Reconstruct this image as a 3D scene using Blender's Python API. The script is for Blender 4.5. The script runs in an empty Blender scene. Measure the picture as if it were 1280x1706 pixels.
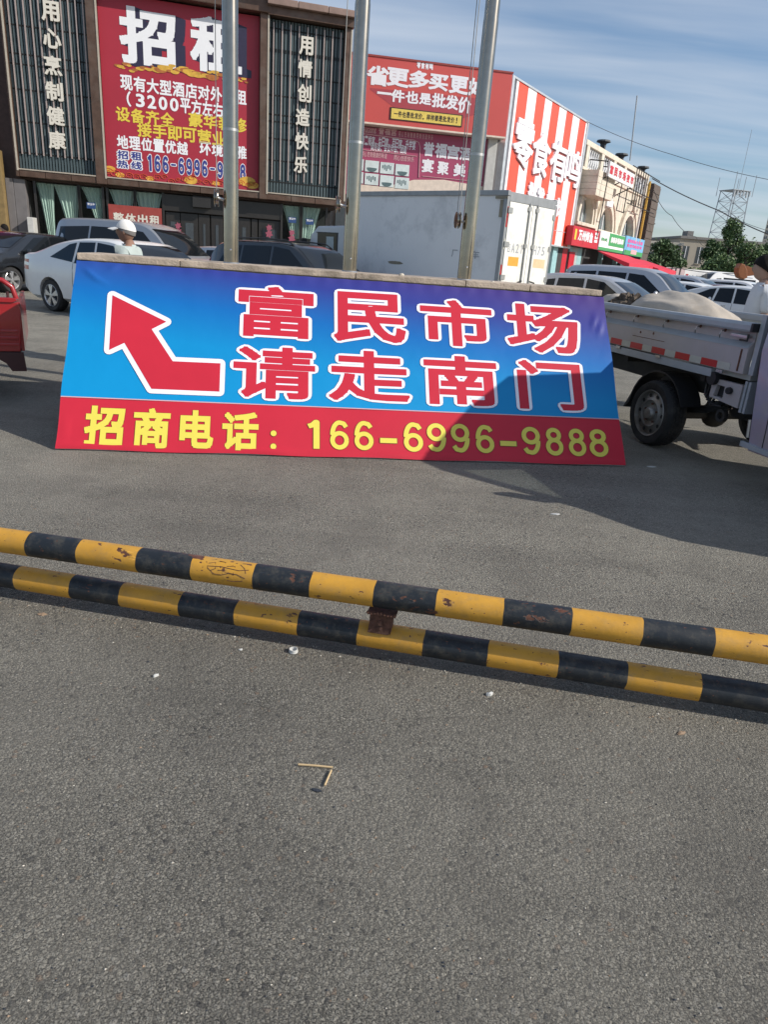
import bpy, bmesh, math, random
from mathutils import Vector, Matrix
from mathutils.geometry import delaunay_2d_cdt
random.seed(7)
rad = math.radians
SC = bpy.context.scene
COL = SC.collection

# ------------------------------------------------------------------ camera
EYE = 1.5
FPX, CX, CY = 1149.0, 640.0, 853.0            # photograph: 1280 x 1706 pixels
_up = -Vector((405 - CX, -(3980 - CY), -FPX)).normalized()
_fw = Vector((0, 0, -1)); _fw = (_fw - _up * _fw.dot(_up)).normalized()
_rt = _fw.cross(_up)
RM = Matrix((_rt, _fw, _up))                  # camera axes -> world axes
cam = bpy.data.cameras.new('camera'); camo = bpy.data.objects.new('camera', cam)
COL.objects.link(camo)
cam.sensor_fit = 'HORIZONTAL'; cam.sensor_width = 36.0; cam.lens = FPX / 1280 * 36.0
cam.clip_start = 0.05; cam.clip_end = 3000
camo.matrix_world = Matrix.Translation((0, 0, EYE)) @ RM.to_4x4()
SC.camera = camo

# ------------------------------------------------------------------ sky, sun, exposure
SUN_EL, SUN_AZ = 32.0, 106.0                  # azimuth clockwise from +Y
w = bpy.data.worlds.new('World'); SC.world = w; w.use_nodes = True
nt = w.node_tree; nt.nodes.clear(); N = nt.nodes.new; LK = nt.links.new
sky = N('ShaderNodeTexSky'); sky.sky_type = 'NISHITA'; sky.sun_disc = False
sky.sun_elevation = rad(SUN_EL); sky.sun_rotation = rad(SUN_AZ); sky.air_density = 1.0; sky.dust_density = 0.9; sky.ozone_density = 2.6
tc = N('ShaderNodeTexCoord'); sp_ = N('ShaderNodeSeparateXYZ'); LK(tc.outputs['Generated'], sp_.inputs[0])
mx = N('ShaderNodeMath'); mx.operation = 'MAXIMUM'; mx.inputs[1].default_value = 0.02; LK(sp_.outputs[2], mx.inputs[0])
ad = N('ShaderNodeMath'); ad.operation = 'ADD'; ad.inputs[1].default_value = 0.16; LK(mx.outputs[0], ad.inputs[0])
dx = N('ShaderNodeMath'); dx.operation = 'DIVIDE'; LK(sp_.outputs[0], dx.inputs[0]); LK(ad.outputs[0], dx.inputs[1])
dy = N('ShaderNodeMath'); dy.operation = 'DIVIDE'; LK(sp_.outputs[1], dy.inputs[0]); LK(ad.outputs[0], dy.inputs[1])
cb = N('ShaderNodeCombineXYZ'); LK(dx.outputs[0], cb.inputs[0]); LK(dy.outputs[0], cb.inputs[1])
mp = N('ShaderNodeMapping'); mp.inputs['Scale'].default_value = (0.4, 2.3, 1); mp.inputs['Rotation'].default_value = (0, 0, rad(-4)); LK(cb.outputs[0], mp.inputs[0])
nz = N('ShaderNodeTexNoise'); nz.inputs['Scale'].default_value = 1.5; nz.inputs['Detail'].default_value = 9; nz.inputs['Roughness'].default_value = 0.48; nz.inputs['Distortion'].default_value = 0.3; LK(mp.outputs[0], nz.inputs[0])
cr = N('ShaderNodeValToRGB'); cr.color_ramp.elements[0].position = 0.34; cr.color_ramp.elements[0].color = (0.12, 0.12, 0.12, 1); cr.color_ramp.elements[1].position = 0.74; cr.color_ramp.elements[1].color = (0.72, 0.72, 0.72, 1); LK(nz.outputs[0], cr.inputs[0])
hs = N('ShaderNodeHueSaturation'); hs.inputs['Saturation'].default_value = 1.25; hs.inputs['Value'].default_value = 1.08; LK(sky.outputs[0], hs.inputs['Color'])
mixc = N('ShaderNodeMixRGB'); mixc.inputs['Color2'].default_value = (6.3, 6.8, 7.6, 1); LK(cr.outputs[0], mixc.inputs[0]); LK(hs.outputs[0], mixc.inputs['Color1'])
bg = N('ShaderNodeBackground'); bg.inputs[1].default_value = 0.115; LK(mixc.outputs[0], bg.inputs[0])
ow = N('ShaderNodeOutputWorld'); LK(bg.outputs[0], ow.inputs[0])
sl = bpy.data.lights.new('sun', 'SUN'); sl.energy = 5.0; sl.angle = rad(0.53); sl.color = (1.0, 0.945, 0.86)
slo = bpy.data.objects.new('sun', sl); COL.objects.link(slo)
SUNV = Vector((math.sin(rad(SUN_AZ)) * math.cos(rad(SUN_EL)), math.cos(rad(SUN_AZ)) * math.cos(rad(SUN_EL)), math.sin(rad(SUN_EL))))
slo.rotation_euler = SUNV.to_track_quat('Z', 'Y').to_euler(); slo.location = (20, -8, 30)
SC.view_settings.view_transform = 'Standard'; SC.view_settings.look = 'None'
SC.view_settings.exposure = -0.06; SC.view_settings.gamma = 1.0

# ------------------------------------------------------------------ pixel -> place helpers
CAMP = Vector((0, 0, EYE))
def ray(u, v): return RM @ Vector((u - CX, -(v - CY), -FPX))
def gnd(u, v, z=0.0):
    d = ray(u, v); return CAMP + d * ((z - EYE) / d.z)
def atY(u, v, Y):
    d = ray(u, v); return CAMP + d * (Y / d.y)
def onplane(u, v, p, n):
    d = ray(u, v); return CAMP + d * ((p - CAMP).dot(n) / d.dot(n))
class Frame:
    """vertical face: x along it, y into it, z up"""
    def __init__(s, o, ang):
        s.a = rad(ang); s.o = Vector((o[0], o[1], 0)); s.e = Vector((math.cos(s.a), math.sin(s.a), 0)); s.b = Vector((-math.sin(s.a), math.cos(s.a), 0))
    def xz(s, u, v, y=0.0):
        p = onplane(u, v, s.o + s.b * y, s.b) - s.o
        return p.dot(s.e), p.z
    def box(s, u0, v0, u1, v1, y=0.0):
        uc, vc = (u0 + u1) / 2, (v0 + v1) / 2
        return (s.xz(u0, vc, y)[0], s.xz(uc, v1, y)[1], s.xz(u1, vc, y)[0], s.xz(uc, v0, y)[1])
    def world(s, x, y, z=0): return s.o + s.e * x + s.b * y + Vector((0, 0, z))

# ------------------------------------------------------------------ materials
MATS = {}
def nodes(name):
    m = bpy.data.materials.new(name); m.use_nodes = True
    b = m.node_tree.nodes['Principled BSDF']; MATS[name] = m
    return m, m.node_tree, b
def plain(name, c, r=0.6, metal=0.0, var=0.12, scale=6.0, bump=0.0, coat=0.0, dirt=None, dirt_amt=0.0, spec=None, bscale=None):
    """colour with uneven tone, optional stains and fine relief"""
    m, t, b = nodes(name); n = t.nodes.new; l = t.links.new
    tcn = n('ShaderNodeTexCoord'); no = n('ShaderNodeTexNoise'); no.inputs['Scale'].default_value = scale; no.inputs['Detail'].default_value = 6; no.inputs['Roughness'].default_value = 0.6
    l(tcn.outputs['Object'], no.inputs[0])
    rp = n('ShaderNodeValToRGB'); lo, hi = 1 - var, 1 + var
    rp.color_ramp.elements[0].position = 0.3; rp.color_ramp.elements[1].position = 0.7
    rp.color_ramp.elements[0].color = (c[0] * lo, c[1] * lo, c[2] * lo, 1); rp.color_ramp.elements[1].color = (min(c[0] * hi, 1), min(c[1] * hi, 1), min(c[2] * hi, 1), 1)
    l(no.outputs[0], rp.inputs[0]); out = rp.outputs[0]
    if dirt:
        n2 = n('ShaderNodeTexNoise'); n2.inputs['Scale'].default_value = scale * 0.45; n2.inputs['Detail'].default_value = 10; n2.inputs['Roughness'].default_value = 0.7; l(tcn.outputs['Object'], n2.inputs[0])
        r2 = n('ShaderNodeValToRGB'); r2.color_ramp.elements[0].position = 0.55 - 0.2 * dirt_amt; r2.color_ramp.elements[1].position = 0.72; l(n2.outputs[0], r2.inputs[0])
        mm = n('ShaderNodeMixRGB'); mm.inputs[2].default_value = (*dirt, 1); l(r2.outputs[0], mm.inputs[0]); l(out, mm.inputs[1]); out = mm.outputs[0]
    l(out, b.inputs['Base Color'])
    b.inputs['Roughness'].default_value = r; b.inputs['Metallic'].default_value = metal
    if coat: b.inputs['Coat Weight'].default_value = coat; b.inputs['Coat Roughness'].default_value = 0.06
    if spec is not None: b.inputs['Specular IOR Level'].default_value = spec
    if bump:
        bn = n('ShaderNodeTexNoise'); bn.inputs['Scale'].default_value = bscale or scale * 8; bn.inputs['Detail'].default_value = 4; l(tcn.outputs['Object'], bn.inputs[0])
        bp = n('ShaderNodeBump'); bp.inputs['Strength'].default_value = bump; bp.inputs['Distance'].default_value = 0.02; l(bn.outputs[0], bp.inputs['Height']); l(bp.outputs[0], b.inputs['Normal'])
    return m
def glass(name, tint, alpha, rough=0.03):
    m, t, b = nodes(name); n = t.nodes.new; l = t.links.new
    t.nodes.remove(b); o = t.nodes['Material Output']
    tr = n('ShaderNodeBsdfTransparent'); tr.inputs[0].default_value = (*tint, 1); gl = n('ShaderNodeBsdfPrincipled'); gl.inputs['Base Color'].default_value = (0.01, 0.012, 0.013, 1); gl.inputs['Roughness'].default_value = rough
    ms = n('ShaderNodeMixShader'); ms.inputs[0].default_value = alpha; l(tr.outputs[0], ms.inputs[1]); l(gl.outputs[0], ms.inputs[2]); l(ms.outputs[0], o.inputs[0]); return m
def asphalt():
    m, t, b = nodes('asphalt'); n = t.nodes.new; l = t.links.new
    tcn = n('ShaderNodeTexCoord'); g = tcn.outputs['Object']
    def vor(s, f='F1', r=1.0):
        v = n('ShaderNodeTexVoronoi'); v.inputs['Scale'].default_value = s; v.feature = f; v.inputs['Randomness'].default_value = r; l(g, v.inputs[0]); return v
    def noi(s, d=5, ro=0.6):
        v = n('ShaderNodeTexNoise'); v.inputs['Scale'].default_value = s; v.inputs['Detail'].default_value = d; v.inputs['Roughness'].default_value = ro; l(g, v.inputs[0]); return v
    def ramp(i, a, ca, z, cz):
        r = n('ShaderNodeValToRGB'); r.color_ramp.elements[0].position = a; r.color_ramp.elements[0].color = (*ca, 1); r.color_ramp.elements[1].position = z; r.color_ramp.elements[1].color = (*cz, 1); l(i, r.inputs[0]); return r.outputs[0]
    def mix(f, a, c, mode='MIX'):
        q = n('ShaderNodeMixRGB'); q.blend_type = mode
        for s_, v_ in ((q.inputs[0], f), (q.inputs[1], a), (q.inputs[2], c)):
            if hasattr(v_, 'is_output'): l(v_, s_)
            else: s_.default_value = v_ if isinstance(v_, float) else (*v_, 1)
        return q.outputs[0]
    v1 = vor(84.0); sepc = n('ShaderNodeSeparateColor'); l(v1.outputs['Color'], sepc.inputs[0])
    v2 = vor(270.0); sep2 = n('ShaderNodeSeparateColor'); l(v2.outputs['Color'], sep2.inputs[0])
    stone = ramp(sepc.outputs[0], 0.0, (0.165, 0.155, 0.133), 1.0, (0.36, 0.338, 0.29))
    small = ramp(sep2.outputs[0], 0.05, (0.07, 0.066, 0.056), 0.95, (0.52, 0.488, 0.42))
    col = mix(0.5, stone, small)
    pale = ramp(sepc.outputs[1], 0.975, (0, 0, 0), 0.985, (0.8, 0.8, 0.8)); col = mix(pale, col, (0.38, 0.36, 0.32))
    brn = ramp(sepc.outputs[2], 0.991, (0, 0, 0), 0.994, (0.7, 0.7, 0.7)); col = mix(brn, col, (0.28, 0.19, 0.13))
    drk = ramp(sepc.outputs[2], 0.022, (0.7, 0.7, 0.7), 0.03, (0, 0, 0)); col = mix(drk, col, (0.05, 0.05, 0.055))
    # tarry gaps between the stones; pits dark with tar and painted-in shade
    ve = vor(84.0, 'DISTANCE_TO_EDGE'); gap = ramp(ve.outputs[0], 0.0, (0.75, 0.75, 0.75), 0.12, (0, 0, 0)); col = mix(gap, col, (0.07, 0.067, 0.062))
    pits = ramp(noi(230, 3, 0.6).outputs[0], 0.40, (0.95, 0.95, 0.95), 0.48, (0, 0, 0)); col = mix(pits, col, (0.04, 0.039, 0.037))
    # broad worn / dusty areas
    big = noi(0.55, 6, 0.62); dust = ramp(big.outputs[0], 0.40, (0, 0, 0), 0.68, (0.55, 0.55, 0.55)); col = mix(dust, col, (0.32, 0.30, 0.258))
    mid = noi(2.3, 6, 0.65); st = ramp(mid.outputs[0], 0.34, (0.5, 0.5, 0.5), 0.50, (0, 0, 0)); col = mix(st, col, (0.16, 0.15, 0.132))
    wide = noi(0.22, 4, 0.5); wd = ramp(wide.outputs[0], 0.36, (1.04, 1.035, 1.03), 0.66, (1.46, 1.45, 1.41)); col = mix(1.0, col, wd, 'MULTIPLY')
    str_ = n('ShaderNodeMapping'); str_.inputs['Scale'].default_value = (0.25, 2.2, 1); str_.inputs['Rotation'].default_value = (0, 0, 0.3); l(g, str_.inputs[0])
    trk = n('ShaderNodeTexNoise'); trk.inputs['Scale'].default_value = 1.1; trk.inputs['Detail'].default_value = 5; l(str_.outputs[0], trk.inputs[0]); col = mix(1.0, col, ramp(trk.outputs[0], 0.35, (0.90, 0.90, 0.90), 0.65, (1.07, 1.07, 1.06)), 'MULTIPLY')
    oil = ramp(noi(0.9, 7, 0.7).outputs[0], 0.60, (1, 1, 1), 0.72, (0.66, 0.66, 0.67)); col = mix(1.0, col, oil, 'MULTIPLY')
    l(col, b.inputs['Base Color']); b.inputs['Roughness'].default_value = 0.88; b.inputs['Specular IOR Level'].default_value = 0.3
    # relief: rounded stones standing out of the binder
    sub = n('ShaderNodeMath'); sub.operation = 'SUBTRACT'; sub.inputs[0].default_value = 1.0; l(v1.outputs['Distance'], sub.inputs[1])
    hgt = n('ShaderNodeMath'); hgt.operation = 'MULTIPLY_ADD'; l(sepc.outputs[1], hgt.inputs[0]); hgt.inputs[1].default_value = 0.8; l(sub.outputs[0], hgt.inputs[2])
    h2 = n('ShaderNodeMath'); h2.operation = 'MULTIPLY_ADD'; l(noi(190, 5, 0.7).outputs[0], h2.inputs[0]); h2.inputs[1].default_value = 1.7; l(hgt.outputs[0], h2.inputs[2])
    bp = n('ShaderNodeBump'); bp.inputs['Strength'].default_value = 1.0; bp.inputs['Distance'].default_value = 0.009; l(h2.outputs[0], bp.inputs['Height']); l(bp.outputs[0], b.inputs['Normal'])
    return m
def rail_paint(name, c, chip):
    """road-barrier paint, chipped down to rust, scratched, dusty"""
    m, t, b = nodes(name); n = t.nodes.new; l = t.links.new
    g = n('ShaderNodeTexCoord').outputs['Object']
    def noi(s, d=6, ro=0.65, sc=(1, 1, 1)):
        mpn = n('ShaderNodeMapping'); mpn.inputs['Scale'].default_value = sc; l(g, mpn.inputs[0])
        v = n('ShaderNodeTexNoise'); v.inputs['Scale'].default_value = s; v.inputs['Detail'].default_value = d; v.inputs['Roughness'].default_value = ro; l(mpn.outputs[0], v.inputs[0]); return v.outputs[0]
    def ramp(i, a, ca, z, cz):
        r = n('ShaderNodeValToRGB'); r.color_ramp.elements[0].position = a; r.color_ramp.elements[0].color = (*ca, 1); r.color_ramp.elements[1].position = z; r.color_ramp.elements[1].color = (*cz, 1); l(i, r.inputs[0]); return r.outputs[0]
    def mix(f, a, c_):
        q = n('ShaderNodeMixRGB'); l(f, q.inputs[0]); l(a, q.inputs[1])
        if isinstance(c_, tuple): q.inputs[2].default_value = (*c_, 1)
        else: l(c_, q.inputs[2])
        return q.outputs[0]
    base = ramp(noi(9), 0.3, tuple(x * 0.86 for x in c), 0.7, tuple(x * 1.1 for x in c))
    dust = ramp(noi(16.0, 8, 0.75), 0.48, (0, 0, 0), 0.8, (0.45, 0.45, 0.45)); col = mix(dust, base, (0.21, 0.18, 0.13))
    scr = ramp(noi(34, 4, 0.6, (0.25, 1, 1)), 0.66, (0, 0, 0), 0.7, (0.5, 0.5, 0.5)); col = mix(scr, col, tuple(min(1, x * 1.6 + 0.04) for x in c))
    rust = ramp(noi(30, 3, 0.5), 0.35, (0.075, 0.027, 0.016), 0.7, (0.17, 0.07, 0.04))
    ch = ramp(noi(11, 9, 0.62, (0.55, 1, 1)), chip, (0, 0, 0), chip + 0.012, (1, 1, 1)); col = mix(ch, col, rust)
    ch2 = ramp(noi(38, 5, 0.6, (0.5, 1, 1)), 0.645, (0, 0, 0), 0.66, (1, 1, 1)); col = mix(ch2, col, rust)
    speck = ramp(noi(70, 2, 0.5), 0.70, (0, 0, 0), 0.75, (1, 1, 1)); col = mix(speck, col, rust)
    l(col, b.inputs['Base Color']); b.inputs['Roughness'].default_value = 0.48
    bp = n('ShaderNodeBump'); bp.inputs['Strength'].default_value = 0.5; bp.inputs['Distance'].default_value = 0.004; bp.invert = True; l(ch, bp.inputs['Height'])
    b2 = n('ShaderNodeBump'); b2.inputs['Strength'].default_value = 0.25; b2.inputs['Distance'].default_value = 0.003; l(noi(60, 5, 0.6), b2.inputs['Height']); l(bp.outputs[0], b2.inputs['Normal']); l(b2.outputs[0], b.inputs['Normal'])
    l(ramp(noi(22, 6, 0.7), 0.3, (0.36, 0.36, 0.36), 0.75, (0.72, 0.72, 0.72)), b.inputs['Roughness'])
    return m
def sign_print():
    """printed gradient of the banner: violet along the top fading to cyan"""
    m, t, b = nodes('sign_blue_print'); n = t.nodes.new; l = t.links.new
    tcn = n('ShaderNodeTexCoord'); s = n('ShaderNodeSeparateXYZ'); l(tcn.outputs['Object'], s.inputs[0])
    # f = height (0..1.62) - slower fade to the left
    a = n('ShaderNodeMath'); a.operation = 'MULTIPLY_ADD'; l(s.outputs[0], a.inputs[0]); a.inputs[1].default_value = 0.10; l(s.outputs[2], a.inputs[2])
    r = n('ShaderNodeValToRGB'); e = r.color_ramp.elements
    mr = n('ShaderNodeMapRange'); mr.inputs[1].default_value = 0.58; mr.inputs[2].default_value = 2.02; l(a.outputs[0], mr.inputs[0]); l(mr.outputs[0], r.inputs[0])
    e[0].position = 0.0; e[0].color = (0.001, 0.27, 0.58, 1); e[1].position = 1.0; e[1].color = (0.060, 0.030, 0.19, 1)
    for p_, c_ in ((0.3, (0.001, 0.25, 0.56, 1)), (0.55, (0.003, 0.14, 0.45, 1)), (0.78, (0.028, 0.045, 0.27, 1))):
        k = e.new(p_); k.color = c_
    l(r.outputs[0], b.inputs['Base Color']); b.inputs['Roughness'].default_value = 0.5; b.inputs['Specular IOR Level'].default_value = 0.3
    no = n('ShaderNodeTexNoise'); no.inputs['Scale'].default_value = 2.2; no.inputs['Detail'].default_value = 3; l(tcn.outputs['Object'], no.inputs[0])
    bp = n('ShaderNodeBump'); bp.inputs['Strength'].default_value = 0.35; bp.inputs['Distance'].default_value = 0.03; l(no.outputs[0], bp.inputs['Height']); l(bp.outputs[0], b.inputs['Normal'])
    return m

asphalt(); sign_print()
P = plain
P('sign_red', (0.56, 0.022, 0.045), 0.5, var=0.05, scale=2.5, spec=0.3); P('sign_white', (0.82, 0.82, 0.88), 0.5, var=0.02); P('sign_yellow', (0.78, 0.66, 0.09), 0.5, var=0.03); P('sign_brown', (0.22, 0.06, 0.02), 0.5, var=0.02); P('sign_ink', (0.02, 0.03, 0.18), 0.5, var=0.02)
P('sign_back', (0.55, 0.55, 0.56), 0.7)
P('coping_stone', (0.50, 0.405, 0.315), 0.8, var=0.2, scale=9, bump=0.35, dirt=(0.2, 0.16, 0.12), dirt_amt=0.3); P('plinth_stone', (0.36, 0.33, 0.29), 0.8, var=0.15, bump=0.2)
P('steel', (0.35, 0.32, 0.27), 0.2, metal=1.0, var=0.10, scale=14, dirt=(0.36, 0.32, 0.26), dirt_amt=0.25); P('steel_dull', (0.46, 0.46, 0.45), 0.4, metal=0.9, var=0.15); P('rope', (0.35, 0.35, 0.33), 0.9)
rail_paint('rail_yellow', (0.60, 0.305, 0.036), 0.65); rail_paint('rail_black', (0.013, 0.017, 0.022), 0.65)
P('rust', (0.16, 0.072, 0.048), 0.85, var=0.4, scale=40, bump=0.8, dirt=(0.20, 0.10, 0.06), dirt_amt=0.2)
P('rubber', (0.020, 0.020, 0.021), 0.75, var=0.2, scale=15, dirt=(0.06, 0.055, 0.05), dirt_amt=0.2); P('black_plastic', (0.018, 0.018, 0.02), 0.5); P('dark_steel', (0.020, 0.020, 0.020), 0.7, var=0.3, dirt=(0.04, 0.034, 0.03), dirt_amt=0.3)
P('truck_lavender', (0.345, 0.33, 0.40), 0.32, var=0.05, coat=0.5, dirt=(0.40, 0.36, 0.34), dirt_amt=0.15, metal=0.25)
P('truck_bed_paint', (0.40, 0.37, 0.375), 0.45, var=0.07, scale=3.5, dirt=(0.36, 0.30, 0.24), dirt_amt=0.3); P('truck_rail_paint', (0.34, 0.37, 0.40), 0.42, var=0.08); P('bed_inside', (0.36, 0.38, 0.36), 0.6, var=0.15, dirt=(0.25, 0.21, 0.16), dirt_amt=0.3)
P('tape_red', (0.45, 0.02, 0.02), 0.4, var=0.1); P('tape_white', (0.45, 0.45, 0.40), 0.4, var=0.1); P('steel_rim', (0.34, 0.33, 0.31), 0.45, metal=0.5, var=0.15, dirt=(0.14, 0.10, 0.07), dirt_amt=0.4); P('alloy', (0.62, 0.62, 0.62), 0.3, metal=0.8)
P('sackcloth', (0.43, 0.38, 0.32), 0.9, var=0.10, scale=5, bump=0.25, bscale=14, dirt=(0.35, 0.29, 0.22), dirt_amt=0.2); P('rags', (0.11, 0.085, 0.065), 0.9, var=0.4)
P('paint_white', (0.78, 0.78, 0.77), 0.3, var=0.02, coat=0.6); P('paint_black', (0.010, 0.011, 0.013), 0.22, var=0.05, coat=0.9); P('paint_silver', (0.50, 0.51, 0.53), 0.3, var=0.03, metal=0.55, coat=0.5); P('paint_grey', (0.36, 0.37, 0.39), 0.3, metal=0.5, var=0.03, coat=0.5); P('paint_maroon', (0.12, 0.018, 0.025), 0.25, coat=0.8, var=0.04); P('paint_cab', (0.52, 0.55, 0.58), 0.35, var=0.03, coat=0.4)
P('car_glass', (0.008, 0.010, 0.012), 0.05, var=0.0, spec=0.4); P('chrome', (0.7, 0.7, 0.7), 0.12, metal=1, var=0); P('lamp_red', (0.35, 0.01, 0.012), 0.15, var=0); P('lamp_clear', (0.55, 0.56, 0.57), 0.12, var=0.05); P('plate_blue', (0.02, 0.08, 0.4), 0.4)
P('box_side', (0.80, 0.80, 0.80), 0.5, var=0.03, scale=1.2, dirt=(0.42, 0.43, 0.44), dirt_amt=0.2); P('box_door', (0.74, 0.73, 0.68), 0.5, var=0.03, dirt=(0.6, 0.56, 0.48), dirt_amt=0.15); P('box_trim', (0.30, 0.31, 0.32), 0.45, metal=0.5); P('orange_tag', (0.75, 0.33, 0.04), 0.5); P('pale_orange_tag', (0.75, 0.5, 0.3), 0.5); P('stencil_grey', (0.34, 0.35, 0.37), 0.7); P('tarnish', (0.25, 0.22, 0.16), 0.6, var=0.2)
P('copper_frame', (0.115, 0.068, 0.048), 0.42, metal=0.4, var=0.3, scale=3, dirt=(0.16, 0.12, 0.095), dirt_amt=0.3); P('frame_edge', (0.42, 0.37, 0.30), 0.5); P('copper_pale', (0.28, 0.19, 0.155), 0.45, metal=0.3, var=0.15, scale=3)
P('slat_teal', (0.062, 0.088, 0.095), 0.5, var=0.1); P('slat_back', (0.034, 0.055, 0.06), 0.7); P('slat_rod', (0.42, 0.34, 0.31), 0.4, metal=0.3); P('slat_hole', (0.008, 0.010, 0.011), 0.8); P('letter_cream', (0.66, 0.62, 0.54), 0.45, var=0.04); P('letter_side', (0.25, 0.23, 0.2), 0.6)
P('poster_red', (0.36, 0.020, 0.040), 0.5, var=0.05, scale=1.0); P('poster_navy', (0.022, 0.018, 0.05), 0.5); P('poster_gold', (0.62, 0.36, 0.05), 0.5, var=0.3, scale=5); P('poster_gold_dark', (0.38, 0.13, 0.03), 0.5, var=0.3, scale=5); P('poster_white', (0.80, 0.80, 0.82), 0.5, var=0.02); P('poster_blue', (0.03, 0.04, 0.22), 0.5); P('poster_orange', (0.55, 0.08, 0.03), 0.5, var=0.2); P('poster_lemon', (0.72, 0.55, 0.06), 0.5)
P('hotel_wall', (0.09, 0.06, 0.05), 0.7, var=0.2); P('pier_stone', (0.15, 0.14, 0.14), 0.55, var=0.12, scale=4); P('dark_recess', (0.018, 0.018, 0.019), 0.8); P('door_dark', (0.024, 0.021, 0.019), 0.35); P('curtain', (0.80, 0.85, 0.80), 0.85, var=0.06); P('gold_pillar', (0.22, 0.15, 0.06), 0.5, var=0.2); P('purple_print', (0.14, 0.03, 0.10), 0.5); P('notice_blue', (0.02, 0.06, 0.18), 0.5); P('pink_knot', (0.30, 0.07, 0.11), 0.6)
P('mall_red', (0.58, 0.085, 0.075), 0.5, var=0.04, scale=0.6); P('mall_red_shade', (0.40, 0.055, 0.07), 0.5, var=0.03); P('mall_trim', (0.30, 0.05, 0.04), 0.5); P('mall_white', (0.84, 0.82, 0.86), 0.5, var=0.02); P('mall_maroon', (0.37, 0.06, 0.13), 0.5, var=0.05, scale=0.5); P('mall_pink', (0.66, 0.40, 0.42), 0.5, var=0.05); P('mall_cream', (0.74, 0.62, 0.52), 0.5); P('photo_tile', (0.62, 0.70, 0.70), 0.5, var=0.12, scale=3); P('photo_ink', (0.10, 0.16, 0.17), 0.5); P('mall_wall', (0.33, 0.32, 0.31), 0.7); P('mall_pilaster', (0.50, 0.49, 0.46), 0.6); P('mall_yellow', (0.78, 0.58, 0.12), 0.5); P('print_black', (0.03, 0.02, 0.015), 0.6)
P('stripe_red', (0.80, 0.085, 0.045), 0.5, var=0.04, scale=0.8); P('stripe_white', (0.80, 0.77, 0.80), 0.5, var=0.03, scale=0.8); P('panel_trim', (0.58, 0.60, 0.62), 0.4, metal=0.5)
P('cream_stone', (0.64, 0.57, 0.47), 0.75, var=0.1, scale=3, dirt=(0.46, 0.40, 0.32), dirt_amt=0.2, bump=0.15); P('brown_stone', (0.10, 0.075, 0.06), 0.7, var=0.2); P('white_frame', (0.72, 0.73, 0.74), 0.5); P('window_glass', (0.20, 0.25, 0.26), 0.05, var=0.2, scale=2, spec=0.7); P('pale_blind', (0.40, 0.46, 0.46), 0.6); P('hat_dark', (0.05, 0.055, 0.06), 0.6); P('pipe_yellow', (0.55, 0.33, 0.05), 0.5); P('pipe_white', (0.62, 0.60, 0.57), 0.5); P('shop_red', (0.50, 0.015, 0.03), 0.5, var=0.05); P('shop_green', (0.05, 0.32, 0.10), 0.5, var=0.05); P('shop_blue', (0.16, 0.42, 0.66), 0.5, var=0.1, scale=2); P('shop_magenta', (0.60, 0.10, 0.32), 0.5); P('shop_interior', (0.04, 0.04, 0.042), 0.8); P('shop_aqua', (0.30, 0.50, 0.52), 0.5); P('awning_red', (0.62, 0.03, 0.06), 0.7, var=0.06)
P('far_beige', (0.36, 0.32, 0.26), 0.8, var=0.06, scale=0.8); P('far_cream', (0.55, 0.50, 0.42), 0.8, var=0.05); P('far_roof', (0.20, 0.19, 0.18), 0.8); P('far_glass', (0.05, 0.06, 0.07), 0.15); P('tower_grey', (0.35, 0.38, 0.41), 0.6); P('cable', (0.05, 0.055, 0.06), 0.7); P('pale_pink', (0.55, 0.42, 0.42), 0.6)
P('leaf_dark', (0.065, 0.115, 0.038), 0.6, var=0.35, scale=1.2); P('leaf_mid', (0.13, 0.20, 0.07), 0.6, var=0.35, scale=1.2); P('bark', (0.09, 0.07, 0.05), 0.9)
P('digger_orange', (0.26, 0.09, 0.03), 0.5, var=0.15)
P('trike_red', (0.32, 0.010, 0.015), 0.3, var=0.08, coat=0.6); P('trike_dark', (0.05, 0.012, 0.013), 0.5)
P('skin', (0.37, 0.235, 0.18), 0.55, var=0.06); P('skin_dark', (0.26, 0.145, 0.10), 0.55, var=0.08); P('hair', (0.010, 0.008, 0.007), 0.7, var=0.3, scale=30, spec=0.15); P('hair_grey', (0.16, 0.15, 0.145), 0.7); P('shirt_green', (0.40, 0.455, 0.435), 0.8, var=0.06, bump=0.2); P('shirt_white', (0.62, 0.63, 0.66), 0.8, var=0.05, bump=0.2); P('cap_white', (0.80, 0.78, 0.74), 0.8, var=0.04); P('trousers', (0.05, 0.05, 0.06), 0.85); P('shoe', (0.03, 0.025, 0.022), 0.6); P('cap_teal', (0.02, 0.28, 0.27), 0.8); P('eye', (0.02, 0.015, 0.012), 0.2)
P('litter_white', (0.55, 0.55, 0.53), 0.6); P('litter_wood', (0.55, 0.40, 0.22), 0.8); P('litter_dark', (0.03, 0.035, 0.045), 0.6); P('litter_tan', (0.30, 0.21, 0.14), 0.8); P('pebble', (0.55, 0.50, 0.42), 0.8)
glass('clear_glass', (0.80, 0.86, 0.85), 0.35); glass('shop_glass', (0.86, 0.92, 0.90), 0.10)

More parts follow.
